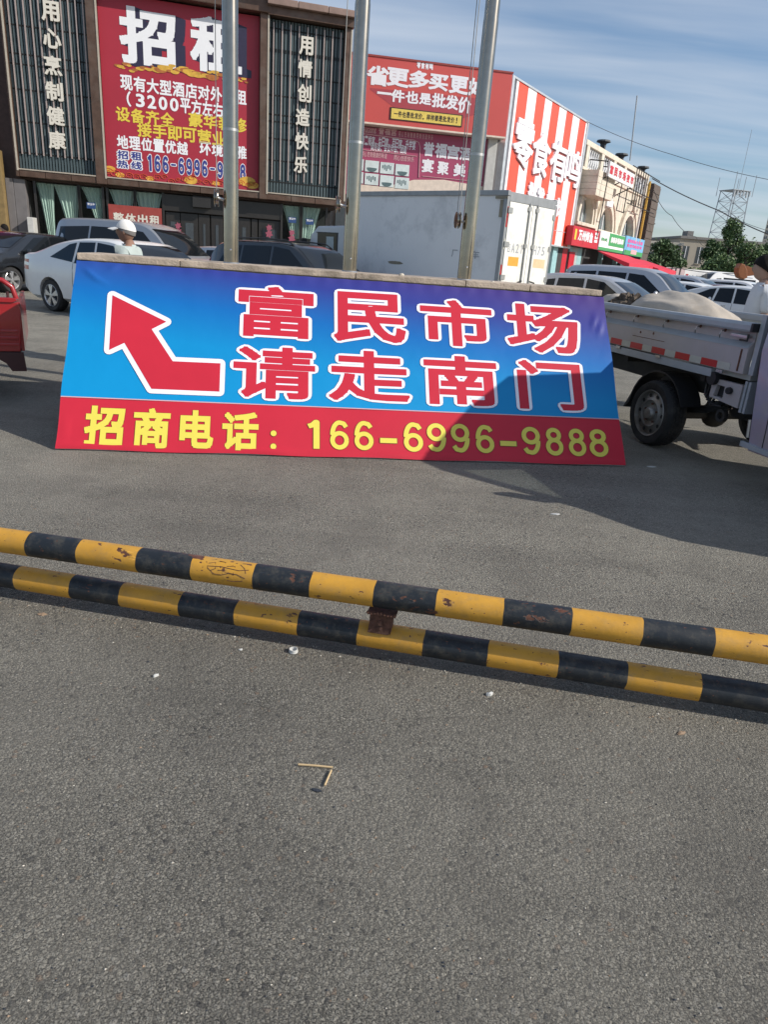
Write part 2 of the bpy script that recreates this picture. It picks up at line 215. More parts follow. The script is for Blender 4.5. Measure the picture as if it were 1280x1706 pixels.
# ------------------------------------------------------------------ mesh helpers
class MB:
    def __init__(s): s.v = []; s.f = []
    def add(s, vs, fs):
        k = len(s.v); s.v += [tuple(p) for p in vs]; s.f += [tuple(k + i for i in f) for f in fs]; return s
    def box(s, x0, y0, z0, x1, y1, z1):
        x0, x1 = min(x0, x1), max(x0, x1); y0, y1 = min(y0, y1), max(y0, y1); z0, z1 = min(z0, z1), max(z0, z1)
        return s.add([(x0, y0, z0), (x1, y0, z0), (x1, y1, z0), (x0, y1, z0), (x0, y0, z1), (x1, y0, z1), (x1, y1, z1), (x0, y1, z1)],
                     [(0, 3, 2, 1), (4, 5, 6, 7), (0, 1, 5, 4), (1, 2, 6, 5), (2, 3, 7, 6), (3, 0, 4, 7)])
    def prism(s, poly, a, b, ax='y'):
        """polygon in the two other axes, pushed from a to b along ax"""
        n = len(poly)
        def P3(p, t): return {'y': (p[0], t, p[1]), 'x': (t, p[0], p[1]), 'z': (p[0], p[1], t)}[ax]
        s.add([P3(p, a) for p in poly] + [P3(p, b) for p in poly], [tuple(range(n))[::-1], tuple(range(n, 2 * n))] + [(i, (i + 1) % n, n + (i + 1) % n, n + i) for i in range(n)]); return s
    def tube(s, pts, r, n=10, caps=True):
        pts = [Vector(p) for p in pts]; rr = r if isinstance(r, (list, tuple)) else [r] * len(pts); rings = []
        prev = None
        for i, p in enumerate(pts):
            t = (pts[min(i + 1, len(pts) - 1)] - pts[max(i - 1, 0)]).normalized()
            a = Vector((0, 0, 1)) if abs(t.z) < 0.95 else Vector((1, 0, 0))
            if prev is not None: a = prev
            x = (a - t * a.dot(t)).normalized(); y = t.cross(x); prev = x
            rings.append([p + x * rr[i] * math.cos(2 * math.pi * k / n) + y * rr[i] * math.sin(2 * math.pi * k / n) for k in range(n)])
        vs = [q for r_ in rings for q in r_]; fs = []
        for i in range(len(rings) - 1):
            for k in range(n): fs.append((i * n + k, i * n + (k + 1) % n, (i + 1) * n + (k + 1) % n, (i + 1) * n + k))
        if caps: fs += [tuple(range(n))[::-1], tuple(range((len(rings) - 1) * n, len(rings) * n))]
        return s.add(vs, fs)
    def lathe(s, prof, c=(0, 0, 0), ax='z', n=24, closed=False, caps=True):
        """prof: list of (radius, along)"""
        vs = []
        for r_, h in prof:
            for k in range(n):
                a = 2 * math.pi * k / n; p, q = r_ * math.cos(a), r_ * math.sin(a)
                vs.append({'z': (c[0] + p, c[1] + q, c[2] + h), 'y': (c[0] + p, c[1] + h, c[2] + q), 'x': (c[0] + h, c[1] + p, c[2] + q)}[ax])
        m = len(prof); fs = []
        for i in range(m if closed else m - 1):
            j = (i + 1) % m
            for k in range(n): fs.append((i * n + k, i * n + (k + 1) % n, j * n + (k + 1) % n, j * n + k))
        if not closed and caps:
            if prof[0][0] > 1e-6: fs.append(tuple(range(n))[::-1])
            if prof[-1][0] > 1e-6: fs.append(tuple(range((m - 1) * n, m * n)))
        return s.add(vs, fs)
    def ball(s, c, r, n=10, sc=(1, 1, 1)):
        prof = [(max(1e-5, r * math.sin(math.pi * i / n)), -r * math.cos(math.pi * i / n)) for i in range(n + 1)]
        k = len(s.v); s.lathe(prof, (0, 0, 0), 'z', max(8, n + 2))
        for i in range(k, len(s.v)): p = s.v[i]; s.v[i] = (c[0] + p[0] * sc[0], c[1] + p[1] * sc[1], c[2] + p[2] * sc[2])
        return s
    def mesh(s, name, mat, smooth=False, bevel=0.0, angle=40):
        me = bpy.data.meshes.new(name); me.from_pydata(s.v, [], s.f)
        bm = bmesh.new(); bm.from_mesh(me); bmesh.ops.recalc_face_normals(bm, faces=bm.faces)
        if bevel: bmesh.ops.bevel(bm, geom=[e for e in bm.edges if e.is_manifold and e.calc_face_angle(0) > 0.5], offset=bevel, segments=2, profile=0.7, affect='EDGES', clamp_overlap=True)
        bm.to_mesh(me); bm.free()
        if mat: me.materials.append(MATS[mat])
        if smooth:
            me.polygons.foreach_set('use_smooth', [True] * len(me.polygons)); me.set_sharp_from_angle(angle=rad(angle))
        return me
    def build(s, name, mat, parent=None, smooth=False, bevel=0.0, angle=40, **kw):
        o = bpy.data.objects.new(name, s.mesh(name, mat, smooth, bevel, angle)); COL.objects.link(o); o.parent = parent
        return tag(o, **kw) if kw else o
def tag(o, label=None, cat=None, group=None, kind=None):
    for k, v in (('label', label), ('category', cat), ('group', group), ('kind', kind)):
        if v: o[k] = v
    return o
def thing(name, loc, rz, label, cat, group=None, rot=None):
    o = bpy.data.objects.new(name, None); COL.objects.link(o); o.empty_display_size = 0.2
    o.location = loc; o.rotation_euler = rot or (0, 0, rz)
    return tag(o, label, cat, group)
def box(name, b, mat, parent=None, bevel=0.0, **kw): return MB().box(*b).build(name, mat, parent, bevel=bevel, **kw)
def lerp(a, b, t): return a + (b - a) * t
def interp(pts, x):
    if x <= pts[0][0]: return pts[0][1]
    for (a, fa), (b, fb) in zip(pts, pts[1:]):
        if x <= b: return lerp(fa, fb, (x - a) / (b - a))
    return pts[-1][1]
def copy_tree(o, parent=None):
    c = o.copy(); COL.objects.link(c); c.parent = parent
    for ch in o.children: copy_tree(ch, c)
    return c

# ------------------------------------------------------------------ lettering
_G = {}
def figure(ch, h=.072):
    """bold grotesque figures 1 6 8 9 built from stroke centre lines"""
    def ell(cx_, cy_, rx, ry, a0, a1, n=18): return [(cx_ + rx * math.cos(rad(lerp(a0, a1, i / n))), cy_ + ry * math.sin(rad(lerp(a0, a1, i / n)))) for i in range(n + 1)]
    L_ = {'1': [[(.30, h), (.30, .93), (.28, .93), (.20, .83), (.10, .79)]], '8': [ell(.31, .735, .195, .185, 0, 360, 26), ell(.31, .31, .235, .24, 0, 360, 28)],
          '6': [ell(.31, .315, .235, .245, 0, 360, 28), ell(.31, .50, .235, .43, 180, 75, 16) + [(.45, .90), (.53, .78)]]}
    L_['9'] = [[(.62 - x, 1.0 - y) for x, y in p] for p in L_['6']]
    V, F = [], []
    for p in L_[ch]:
        for a, b in zip(p, p[1:]):
            a, b = Vector(a), Vector(b); d = b - a
            if d.length < 1e-6: continue
            d.normalize(); q = Vector((-d.y, d.x)) * h; k = len(V); V += [a + q, a - q, b - q, b + q]; F.append([k, k + 1, k + 2, k + 3])
        for a in p[1:-1]:
            k = len(V); V += [Vector(a) + Vector((math.cos(i * .6283), math.sin(i * .6283))) * h for i in range(10)]; F.append(list(range(k, k + 10)))
    def ar(f): return sum(V[f[i]].x * V[f[(i + 1) % len(f)]].y - V[f[(i + 1) % len(f)]].x * V[f[i]].y for i in range(len(f)))
    F = [f if ar(f) > 0 else f[::-1] for f in F]
    r = delaunay_2d_cdt(V, [], F, 0, 1e-6); out = []
    for t, o in zip(r[2], r[5]):
        c = (r[0][t[0]] + r[0][t[1]] + r[0][t[2]]) / 3
        for fi in o:
            f = F[fi]
            if all((V[f[(i + 1) % len(f)]].x - V[f[i]].x) * (c.y - V[f[i]].y) - (V[f[(i + 1) % len(f)]].y - V[f[i]].y) * (c.x - V[f[i]].x) > -1e-9 for i in range(len(f))): out.append(list(t)); break
    return list(r[0]), out
def glyph_raw(ch):
    if ch in _G: return _G[ch]
    if ch in '1689': _G[ch] = figure(ch); return _G[ch]
    c = bpy.data.curves.new('t', 'FONT'); c.body = ch; c.resolution_u = 3; c.fill_mode = 'FRONT'
    o = bpy.data.objects.new('t', c); COL.objects.link(o)
    me = bpy.data.meshes.new_from_object(o.evaluated_get(bpy.context.evaluated_depsgraph_get()))
    key, idx, V = {}, [], []
    for p in me.vertices:
        k = (round(p.co.x, 5), round(p.co.y, 5))
        if k not in key: key[k] = len(V); V.append(Vector(k))
        idx.append(key[k])
    F = [[idx[i] for i in p.vertices] for p in me.polygons]
    bpy.data.objects.remove(o); bpy.data.curves.remove(c); bpy.data.meshes.remove(me)
    _G[ch] = (V, F); return _G[ch]
def fatten(V, F, w, n=8):
    """flat shape grown by w with round corners"""
    V = [v.copy() for v in V]; F = [list(f) for f in F]; cnt = {}
    for f in F:
        for i in range(len(f)):
            e = tuple(sorted((f[i], f[(i + 1) % len(f)]))); cnt[e] = cnt.get(e, 0) + 1
    E = [e for e, k in cnt.items() if k == 1 and e[0] != e[1]]; vs = set()
    if w > 0:
        for a, c in E:
            d = (V[c] - V[a]).normalized(); p = Vector((-d.y, d.x)) * w; k = len(V)
            V += [V[a] + p, V[a] - p, V[c] - p, V[c] + p]; F.append([k, k + 1, k + 2, k + 3]); vs |= {a, c}
        for a in vs:
            k = len(V); V += [V[a] + Vector(q_) * w for q_ in (((1, 1), (-1, 1), (-1, -1), (1, -1)) if n == 4 else [(math.cos(6.28318 * (i + .37) / n), math.sin(6.28318 * (i + .37) / n)) for i in range(n)])]; F.append(list(range(k, k + n)))
    def ar(f): return sum(V[f[i]].x * V[f[(i + 1) % len(f)]].y - V[f[(i + 1) % len(f)]].x * V[f[i]].y for i in range(len(f))) / 2
    F = [(f if ar(f) > 0 else f[::-1]) for f in F if abs(ar(f)) > 1e-7 and len(set(f)) == len(f)]
    if w <= 0: return V, F
    r = delaunay_2d_cdt(V, [], F, 0, 1e-6)
    def hit(c, f):                       # c inside convex counter-clockwise face f
        for i in range(len(f)):
            a, b = V[f[i]], V[f[(i + 1) % len(f)]]
            if (b.x - a.x) * (c.y - a.y) - (b.y - a.y) * (c.x - a.x) < -1e-9: return False
        return True
    out = []
    for t, o in zip(r[2], r[5]):
        c = (r[0][t[0]] + r[0][t[1]] + r[0][t[2]]) / 3
        if any(hit(c, F[i]) for i in o): out.append(t)
    return r[0], out
_FC = {}
def glyph(ch, w, n=8):
    k = (ch, w, n)
    if k not in _FC: _FC[k] = fatten(*glyph_raw(ch), w, n)
    return _FC[k]
def bounds(V): xs = [v.x for v in V]; ys = [v.y for v in V]; return min(xs), min(ys), max(xs), max(ys)
class Letters:
    """flat or raised lettering in a face's x-z plane, at depth y (viewer side is -y)"""
    def __init__(s): s.mb = MB()
    def char(s, ch, b, y, w=0.03, n=6, ref=None, depth=0.0, skew=0.0):
        V, F = glyph(ch, w, n); R = bounds(glyph(ch, ref, n)[0] if ref is not None else V)
        kx = (b[2] - b[0]) / max(R[2] - R[0], 1e-6); kz = (b[3] - b[1]) / max(R[3] - R[1], 1e-6)
        vs = [(b[0] + (v.x - R[0]) * kx, y, b[1] + (v.y - R[1]) * kz + skew * (v.x - R[0]) * kx) for v in V]
        s.raw(vs, F, depth); return s
    def raw(s, vs, F, depth=0.0):
        if depth <= 0: s.mb.add(vs, F); return
        k = len(vs); cnt = {}
        for f in F:
            for i in range(len(f)):
                e = (f[i], f[(i + 1) % len(f)]); cnt[e] = 1
        walls = [(a, b_, b_ + k, a + k) for (a, b_) in cnt if (b_, a) not in cnt]
        s.mb.add(vs + [(p[0], p[1] + depth, p[2]) for p in vs], list(F) + walls)
    def line(s, txt, b, y, w=0.03, n=5, gap=0.1, ref=None):
        """even-pitch row of characters filling box b"""
        k = len(txt); pitch = (b[2] - b[0]) / (k - gap)
        for i, ch in enumerate(txt):
            if ch == ' ': continue
            x0 = b[0] + i * pitch; x1 = x0 + pitch * (1 - gap); z0, z1 = b[1], b[3]
            if ch in '-—': z0, z1 = lerp(b[1], b[3], .42), lerp(b[1], b[3], .58); x0 += pitch * .08; x1 -= pitch * .08
            if ch.isdigit(): x0 += pitch * (.2 if ch == '1' else .08); x1 -= pitch * (.2 if ch == '1' else .08); z0, z1 = lerp(b[1], b[3], .04), lerp(b[1], b[3], .92)
            if ch in '（）()': x0 += pitch * .28; x1 -= pitch * .28
            if ch in '，,。.、': z1 = lerp(z0, z1, .3); x1 = lerp(x0, x1, .4)
            if ch == '一': z0, z1 = lerp(b[1], b[3], .42), lerp(b[1], b[3], .58)
            if ch == '!': x0 += pitch * .3; x1 -= pitch * .3
            s.char(ch, (x0, z0, x1, z1), y, w, n, ref)
        return s
    def build(s, name, mat, parent, **kw): return s.mb.build(name, mat, parent, **kw)

# ================================================================== ground
MB().add([(-400, -40, 0), (400, -40, 0), (400, 900, 0), (-400, 900, 0)], [(0, 1, 2, 3)]).build('ground', 'asphalt', kind='structure')

# ================================================================== hotel on the left
H = Frame(atY(17, 295, 28), 15.73)
hotel = thing('hotel_building', H.o, H.a, 'dark restaurant building with copper frames, slatted panels and a red rent poster', 'building')
X = lambda u, v: H.xz(u, v)[0]
Z = lambda u, v: H.xz(u, v)[1]
xL0, xL1 = X(6, 60), X(15, 100); xA = X(152, 150); xB = X(170, 150); xC = X(432, 170); xD = X(446, 180); xE = X(568, 190); xF = X(579, 190)
zb = Z(300, 320); zf = Z(300, 309); zTop = Z(500, 12); zR = Z(500, 39)
box('wall', (-0.55, 0.35, zb - 0.06, xF - 0.03, 14, zTop - 0.3), 'hotel_wall', hotel)
for (a, b_, zt) in ((xL0, xL1, zTop + 1.6), (xA, xB, zTop + 1.6), (xC, xD, zTop + .1), (xE, xF, zR + .02)):
    box('frame_post', (a, -0.28, zb, b_, 0.36, zt), 'copper_frame', hotel, bevel=.02)
    box('frame_edge', (b_ - .05, -0.30, zb + .2, b_ + .012, -0.27, zt - .05), 'frame_edge', hotel)  # pale strip paints the sunlit right edge of the post
for (a, b_) in ((xL1, xA), (xB, xC), (xD, xE)):
    n_ = max(3, int((b_ - a) / 1.05))
    for i in range(n_):
        box('frame_panel', (lerp(a, b_, i / n_) + .008, -0.24, zb + .01, lerp(a, b_, (i + 1) / n_) - .008, 0.34, zf), 'copper_frame', hotel, bevel=.015)
    box('sill_trim', (a, -0.27, zf, b_, -0.1, zf + .04), 'frame_edge', hotel)
# roof cornices
box('cornice', (xA - .1, -0.42, Z(300, 4), xD + .05, 0.5, Z(300, 4) + .55), 'copper_frame', hotel, bevel=.03)
box('cornice', (xA - .1, -0.75, Z(300, 4) + .55, xD + .1, 0.8, Z(300, 4) + .9), 'hotel_wall', hotel, bevel=.03)
nC = 3
for i in range(nC):
    box('cornice_panel', (lerp(xD - .1, xF + .12, i / nC) + .01, -0.62, zR + .30, lerp(xD - .1, xF + .12, (i + 1) / nC) - .01, 0.6, zTop), 'copper_pale', hotel, bevel=.02)
box('cornice', (xD - .05, -0.40, zR + .02, xF + .05, 0.5, zR + .30), 'copper_frame', hotel, bevel=.02)
# slatted panels
def slat_panel(a, b_, z0, z1, ns, nr, lit):
    p = box('slat_panel', (a, 0.10, z0, b_, 0.2, z1), 'slat_back', hotel)
    w_ = (b_ - a) / ns
    sm = MB().box(-w_ * .33, -.05, z0 + .02, w_ * .33, .05, z1 - .02).mesh('slat', 'slat_teal')
    for i in range(ns):
        o = bpy.data.objects.new('slat', sm); COL.objects.link(o); o.parent = p; o.location = (a + w_ * (i + .5), 0.04, 0)
    rm = MB().box(-.022, -.022, z0 + .5, .022, .022, z1 - .12).mesh('rod', 'slat_rod')
    for i in range(nr):
        o = bpy.data.objects.new('rod', rm); COL.objects.link(o); o.parent = p; o.location = (a + (b_ - a) * (i + .6) / nr, -0.05, 0)
    hz = z1 - z0
    for t in (.07, .2, .33, .43, .47, .58, .7, .83, .95):
        hh = .1 if t == .83 else .03
        for i in range(ns):
            x_ = a + w_ * (i + .5)
            if hh == .1: MB().box(x_ - w_ * .2, -.03, z0 + hz * t - .05, x_ + w_ * .2, -.012, z0 + hz * t + .06).build('slot', 'slat_hole', p)
        if hh != .1: box('cross_strip', (a, .03, z0 + hz * t - .02, b_, .095, z0 + hz * t + .02), 'slat_hole', p)
        m = MB()
        for i in range(ns * 2):
            x_ = a + w_ * (i + .5) / 2; m.box(x_ - .03, -.018, z0 + hz * t - .025, x_ + .03, -.011, z0 + hz * t + .025)
        if hh != .1: m.build('hole_row', 'slat_hole', p, kind='stuff')
slat_panel(xL1, xA, zf + .04, zTop + 1.4, 26, 11, True)
slat_panel(xD, xE, zf + .04, zR, 24, 9, True)
for ch, u, v in zip('用心烹制健康', (83.5, 86.5, 88, 90.5, 92.5, 95), (19, 65, 110, 153, 194, 234)):
    x_, z_ = H.xz(u, v, -.12); Letters().char(ch, (x_ - .29, z_ - .30, x_ + .29, z_ + .30), -.14, .03, 4, depth=.07).build('character', 'letter_cream', hotel)
for ch, u, v in zip('用情创造快乐', (510.5, 508.5, 507.5, 504.5, 503, 501), (77, 115, 156, 196, 236, 275)):
    x_, z_ = H.xz(u, v, -.12); Letters().char(ch, (x_ - .27, z_ - .30, x_ + .27, z_ + .30), -.14, .03, 4, depth=.07).build('character', 'letter_cream', hotel)
# rent poster
po = thing('rent_poster', H.o, H.a, 'large red rent poster with white headline between the slatted panels', 'poster')
pz0, pz1 = zf + .05, Z(300, 7)
box('board', (xB + .01, .02, pz0, xC - .01, .16, pz1), 'poster_red', po)
hb = lambda u0, v0, u1, v1: H.box(u0, v0, u1, v1)
for ch, b4 in (('招', (199, 15, 293, 110)), ('租', (317, 30, 403, 122))):
    b5 = hb(*b4)
    for k in range(1, 9): Letters().char(ch, (b5[0] + .045 * k, b5[1] - .01 * k, b5[2] + .045 * k, b5[3] - .01 * k), .016 - .0005 * k - .0, .036, 4, depth=0).build('headline_shadow', 'poster_navy', po)
    Letters().char(ch, b5, .008, .036, 4).build('headline', 'poster_white', po)
def pline(txt, b4, mat, *a_):
    if ' ' in txt:
        k1, k2 = txt.split(' '); n_ = len(txt); u0, v0, u1, v1 = b4; ua = lerp(u0, u1, len(k1) / n_); ub_ = lerp(u0, u1, (len(k1) + 1) / n_); g_ = .078
        dv = (v1 - v0) * 0; pline1(k1, (u0, v0 - (u1 - ua) / 2 * g_, ua, v1 - (u1 - ua) / 2 * g_), mat, *a_); pline1(k2, (ub_, v0 + (ub_ - u0) / 2 * g_, u1, v1 + (ub_ - u0) / 2 * g_), mat, *a_)
    else: pline1(txt, b4, mat, *a_)
def pline1(txt, b4, mat, w=.045, outline=None, ow=.1, gap=.06):
    b5 = hb(*b4)
    # text follows the board: straight in the wall's plane
    if outline and len(txt) == 2:
        xm_ = (b5[0] + b5[2]) / 2; g_ = (b5[2] - b5[0]) * .015
        for ch, b6 in zip(txt, ((b5[0], b5[1], xm_ - g_, b5[3]), (xm_ + g_, b5[1], b5[2], b5[3]))): Letters().char(ch, b6, .012, ow, 6).build('outline', outline, po); Letters().char(ch, b6, .007, w, 6, ref=ow).build('lettering', mat, po)
    elif outline: Letters().line(txt, b5, .012, ow, 6, gap, ref=ow).build('outline', outline, po); Letters().line(txt, b5, .007, w, 6, gap, ref=ow).build('lettering', mat, po)
    else: Letters().line(txt, b5, .010, w, 5, gap).build('lettering', mat, po)
pline('现有大型酒店对外招租', (201, 138, 411, 163), 'poster_white', .03)
pline('（3200平方左右）', (206, 163, 390, 188), 'poster_white', .03)
pline('设备齐全 豪华装修', (193, 188, 411, 212), 'poster_lemon', .03)
pline('接手即可营业', (229, 212, 376, 236), 'poster_lemon', .03)
pline('地理位置优越 环境优雅', (195, 235, 411, 257), 'poster_white', .03)
pline('招租', (194, 251, 238, 268), 'poster_blue', .03, 'poster_white', .13)
pline('热线', (194, 267, 238, 283), 'poster_blue', .03, 'poster_white', .13)
pline('166-6996-9888', (243, 262, 411, 296), 'poster_blue', .03, 'poster_white', .085, .0)
# gold ingots under the headline, cloud scrolls along the foot
rnd = random.Random(3)
gm, gd = MB(), MB()
for i in range(46):
    t = i / 45; u = lerp(196, 411, t); v = lerp(112, 136, t) - 9 * math.sin(t * math.pi) * (1 - abs(2 * t - 1) * .3) + rnd.uniform(-6, 6)
    x_, z_ = H.xz(u, v); s_ = rnd.uniform(.05, .13) * (1.5 if .3 < t < .75 else 1)
    m = gm if i % 3 else gd
    pts = [(x_ + s_ * math.cos(k * math.pi / 8) * 1.3, z_ + s_ * .7 * math.sin(k * math.pi / 8) * (1 if k > 8 else .45)) for k in range(16)]
    y_ = .006 - .00008 * i
    m.add([(p[0], y_, p[1]) for p in pts], [tuple(range(16))])
gm.build('gold_ingots', 'poster_gold', po, kind='stuff'); gd.build('gold_coins', 'poster_gold_dark', po, kind='stuff')
cs = MB()
for i in range(22):
    u = lerp(180, 425, i / 21); v = lerp(290, 309, i / 21) + rnd.uniform(-4, 5); x_, z_ = H.xz(u, v); R_ = rnd.uniform(.10, .22)
    cs.tube([(x_ + R_ * (1 - k / 15) * math.cos(k * .75), .006, z_ + R_ * .7 * (1 - k / 15) * math.sin(k * .75)) for k in range(13)], .013, 5)
cs.build('cloud_scrolls', 'poster_orange', po, kind='stuff')
gb = MB()
for (u, v, s_) in ((183, 282, .16), (200, 292, .13), (318, 301, .2), (412, 303, .26), (420, 309, .2), (250, 298, .12), (360, 306, .12)):
    x_, z_ = H.xz(u, v); gb.add([(x_ + s_ * 1.3 * math.cos(k * math.pi / 6), .004, z_ + s_ * .7 * math.sin(k * math.pi / 6)) for k in range(12)], [tuple(range(12))])
gb.build('gold_fish', 'poster_gold', po, kind='stuff')
# ground floor
def hx(u): return X(u, 380)
gy = .25
box('ground_floor_wall', (-.5, gy + 2.2, 0, xF - .1, gy + 2.4, zb - .06), 'dark_recess', hotel)
box('floor_slab', (-.5, .0, 0, xF - .1, gy + 2.2, .14), 'pier_stone', hotel)
for (u0, u1) in ((18, 30), (30.5, 49)):
    box('stone_pier', (hx(u0), -.1 + (.06 if u0 > 20 else 0), 0, hx(u1), gy + 1, zb - .08), 'pier_stone', hotel, bevel=.01)
box('stone_step_block', (hx(51), -.5, 0, hx(61), .2, Z(55, 363)), 'mall_pilaster', hotel, bevel=.02)
def curtain(u0t, u1t, u0b, u1b, vb):
    m = MB(); nx, nz_ = 26, 10; zt, zbm = zb - .12, Z((u0b + u1b) / 2, vb)
    vs = []
    for j in range(nz_ + 1):
        t = j / nz_; tt = t ** .8
        for i in range(nx + 1):
            s_ = i / nx; x_ = lerp(lerp(hx(u0t), hx(u1t), s_), lerp(hx(u0b), hx(u1b), s_), tt)
            vs.append((x_, gy + .12 + .045 * math.sin(s_ * 34 + .6 * math.sin(s_ * 9)), lerp(zt, zbm, t)))
    m.add(vs, [(j * (nx + 1) + i, j * (nx + 1) + i + 1, (j + 1) * (nx + 1) + i + 1, (j + 1) * (nx + 1) + i) for j in range(nz_) for i in range(nx)])
    m.build('curtain', 'curtain', hotel, smooth=True, angle=80)
curtain(64, 93, 77, 88, 400); curtain(92, 136, 108, 128, 366); curtain(137, 172, 157, 171, 364); curtain(183, 227, 197, 218, 362); curtain(226, 272, 235, 262, 364)
curtain(471, 502, 487, 501, 398); curtain(503, 536, 504, 524, 398)
for (u0, u1) in ((62, 134), (135, 174), (181, 226), (227, 273), (470, 502), (503, 545)):
    pn = box('window_pane', (hx(u0) + .02, gy, .5, hx(u1) - .02, gy + .015, zb - .1), 'shop_glass', hotel)
    for a in (hx(u0), hx(u1)): box('mullion', (a - .045, gy - .05, .14, a + .045, gy + .06, zb - .08), 'door_dark', hotel)
for (u, v) in ((152, 343), (210, 349), (487, 367), (516, 370)):
    x_, z_ = H.xz(u, v, gy); nb = box('notice', (x_ - .16, gy - .03, z_ - .11, x_ + .16, gy - .01, z_ + .11), 'notice_blue', hotel)
    Letters().line('营业中', (x_ - .13, z_ + .01, x_ + .13, z_ + .09), gy - .034, .02, 4).build('lettering', 'poster_white', nb)
# dark entrance with doors
for (u0, u1) in ((276, 300), (301, 330), (331, 350), (352, 372), (397, 418), (420, 430), (432, 470)):
    d_ = box('entrance_door', (hx(u0), gy + .1, .14, hx(u1), gy + .2, zb - .75), 'door_dark', hotel, bevel=.02)
    if u1 - u0 > 17:
        box('door_pane', (hx(u0) + .18, gy + .085, .9, hx(u1) - .18, gy + .098, zb - 1.1), 'far_glass', d_)
box('entrance_beam', (hx(274), gy - .02, zb - .72, hx(471), gy + .3, zb - .1), 'door_dark', hotel, bevel=.02)
box('entrance_canopy', (hx(322), -.1, zb - .5, hx(352), gy, zb - .1), 'dark_recess', hotel)
for (u, v) in ((297, 388), (449, 391), (487, 399)):
    x_, z_ = H.xz(u, v, gy - .2); m = MB()
    for k in range(2):
        R2 = .17 - .03 * k; pts = [(x_ + R2 * (1 if a % 2 else .6) * math.cos(a * math.pi / 6 + .26), z_ + .02 + .24 * k + R2 * (1 if a % 2 else .6) * math.sin(a * math.pi / 6 + .26)) for a in range(12)]
        m.prism(pts, gy - .05, gy - .03, 'y')
    m.build('door_ornament', 'pink_knot', hotel)
ban = thing('rent_banner', H.o, H.a, 'low red rent banner with white characters under the curtains', 'banner')
bx0, bz0, bx1, bz1 = H.box(182, 345, 270, 395, .1); bz0 = Z(226, 402)
box('cloth', (bx0, .10, bz0, bx1, .14, bz1 + .02), 'mall_trim', ban)
Letters().line('整体出租', H.box(189, 357, 266, 374, .09), .09, .03, 5, .12).build('lettering', 'letter_cream', ban)
Letters().line('16669969888', H.box(189, 375, 268, 385, .09), .09, .03, 5, .12).build('lettering', 'letter_cream', ban)
# neighbour at the far left edge
nb = thing('neighbour_shop', H.world(-2.8, -.2), H.a, 'purple and red shopfront at the far left edge', 'building')
box('wall', (-2.5, .2, 0, 2.1, 8, 9), 'hotel_wall', nb); box('purple_board', (-2.5, .0, 4.3, 2.38, .19, 7.6), 'purple_print', nb); box('red_board', (-2.5, .0, 3.0, 2.30, .19, 4.2), 'shop_red', nb)
box('shop_window', (-2.5, .15, .4, 2.1, .19, 2.9), 'far_glass', nb)
box('gold_pillar', (2.32, -.25, 0, 2.62, .2, 4.2), 'gold_pillar', nb, bevel=.03)
for k in range(4): Letters().char('金味香园'[k], (1.7, 6.6 - k * .75, 2.2, 7.1 - k * .75), -.01, .04, 5).build('lettering', 'poster_white', nb)

# ================================================================== red billboard building in the middle
M_ = Frame(atY(605, 92, 34), 10.3)
mall = thing('mall_building', M_.o, M_.a, 'grey commercial building carrying red billboards behind the box truck', 'building')
mx0, mx1 = M_.xz(570, 150)[0], M_.xz(848, 170)[0]; mzt, mzb = M_.xz(720, 107)[1], M_.xz(720, 216)[1]
box('wall', (mx0 - 3, .9, 0, mx1 - .4, 14, mzt - .3), 'mall_wall', mall)
bb = thing('red_billboard', M_.o, M_.a, 'upper red billboard with slanted white slogan', 'billboard')
box('board', (mx0, -.1, mzb, mx1, .85, mzt), 'mall_red', bb, bevel=.02)
box('top_trim', (mx0, -.13, mzt - .02, mx1 + .03, .86, mzt + .05), 'mall_trim', bb); box('bottom_trim', (mx0, -.12, mzb - .07, mx1, .84, mzb - .002), 'mall_cream', bb)
mb4 = lambda *a: M_.box(*a)
# printed long shadow of the slogan
sh = [M_.xz(u, v, -.104) for u, v in ((617, 147), (800, 165), (797, 190), (765, 200), (668, 188), (617, 150))]
MB().add([(p[0], -.104, p[1]) for p in sh], [tuple(range(6))]).build('slogan_shadow', 'mall_red_shade', bb)
for ch, b4 in (('省', (611, 111, 648, 144)), ('更', (644, 115, 681, 146)), ('多', (681, 119, 715, 149)), ('买', (714, 125, 746, 152)), ('更', (748, 128, 780, 158)), ('好', (779, 132, 812, 162))):
    Letters().char(ch, mb4(*b4), -.112, .04, 4, skew=-.015).build('slogan_character', 'mall_white', bb)
for ch, b4 in zip('一件也是批发价', ((628, 155, 652, 159), (651, 151, 674, 172), (675, 153, 697, 174), (698, 157, 718, 176), (719, 157, 742, 181), (741, 160, 763, 184), (762, 163, 784, 190))):
    Letters().char(ch, mb4(*b4), -.112, .035, 4).build('slogan_character', 'mall_white', bb)
Letters().line('零食有鸣', mb4(694, 105, 721, 117), -.108, .05, 5).build('small_logo', 'mall_white', bb)
yb = mb4(651, 188, 768, 205)
box('yellow_strip', (yb[0] - .06, -.125, yb[1] - .04, yb[2] + .06, -.104, yb[3] + .04), 'print_black', bb, bevel=.008); box('yellow_strip', (yb[0], -.13, yb[1], yb[2], -.126, yb[3]), 'mall_yellow', bb)
Letters().line('一件也是批发价,样样都是批发价!', (yb[0] + .12, yb[1] + .08, yb[2] - .12, yb[3] - .08), -.133, .03, 5, .08).build('lettering', 'print_black', bb)
mm_ = thing('maroon_billboard', M_.o, M_.a, 'lower maroon banquet billboard with a grid of dish photos', 'billboard')
cx0, cx1 = M_.xz(570, 270, .5)[0], M_.xz(812, 270, .5)[0]; cz0 = M_.xz(700, 335, .5)[1]
box('board', (cx0, .5, cz0, cx1, .85, mzb - .1), 'mall_maroon', mm_)
b_ = lambda *a: M_.box(*a, .49)
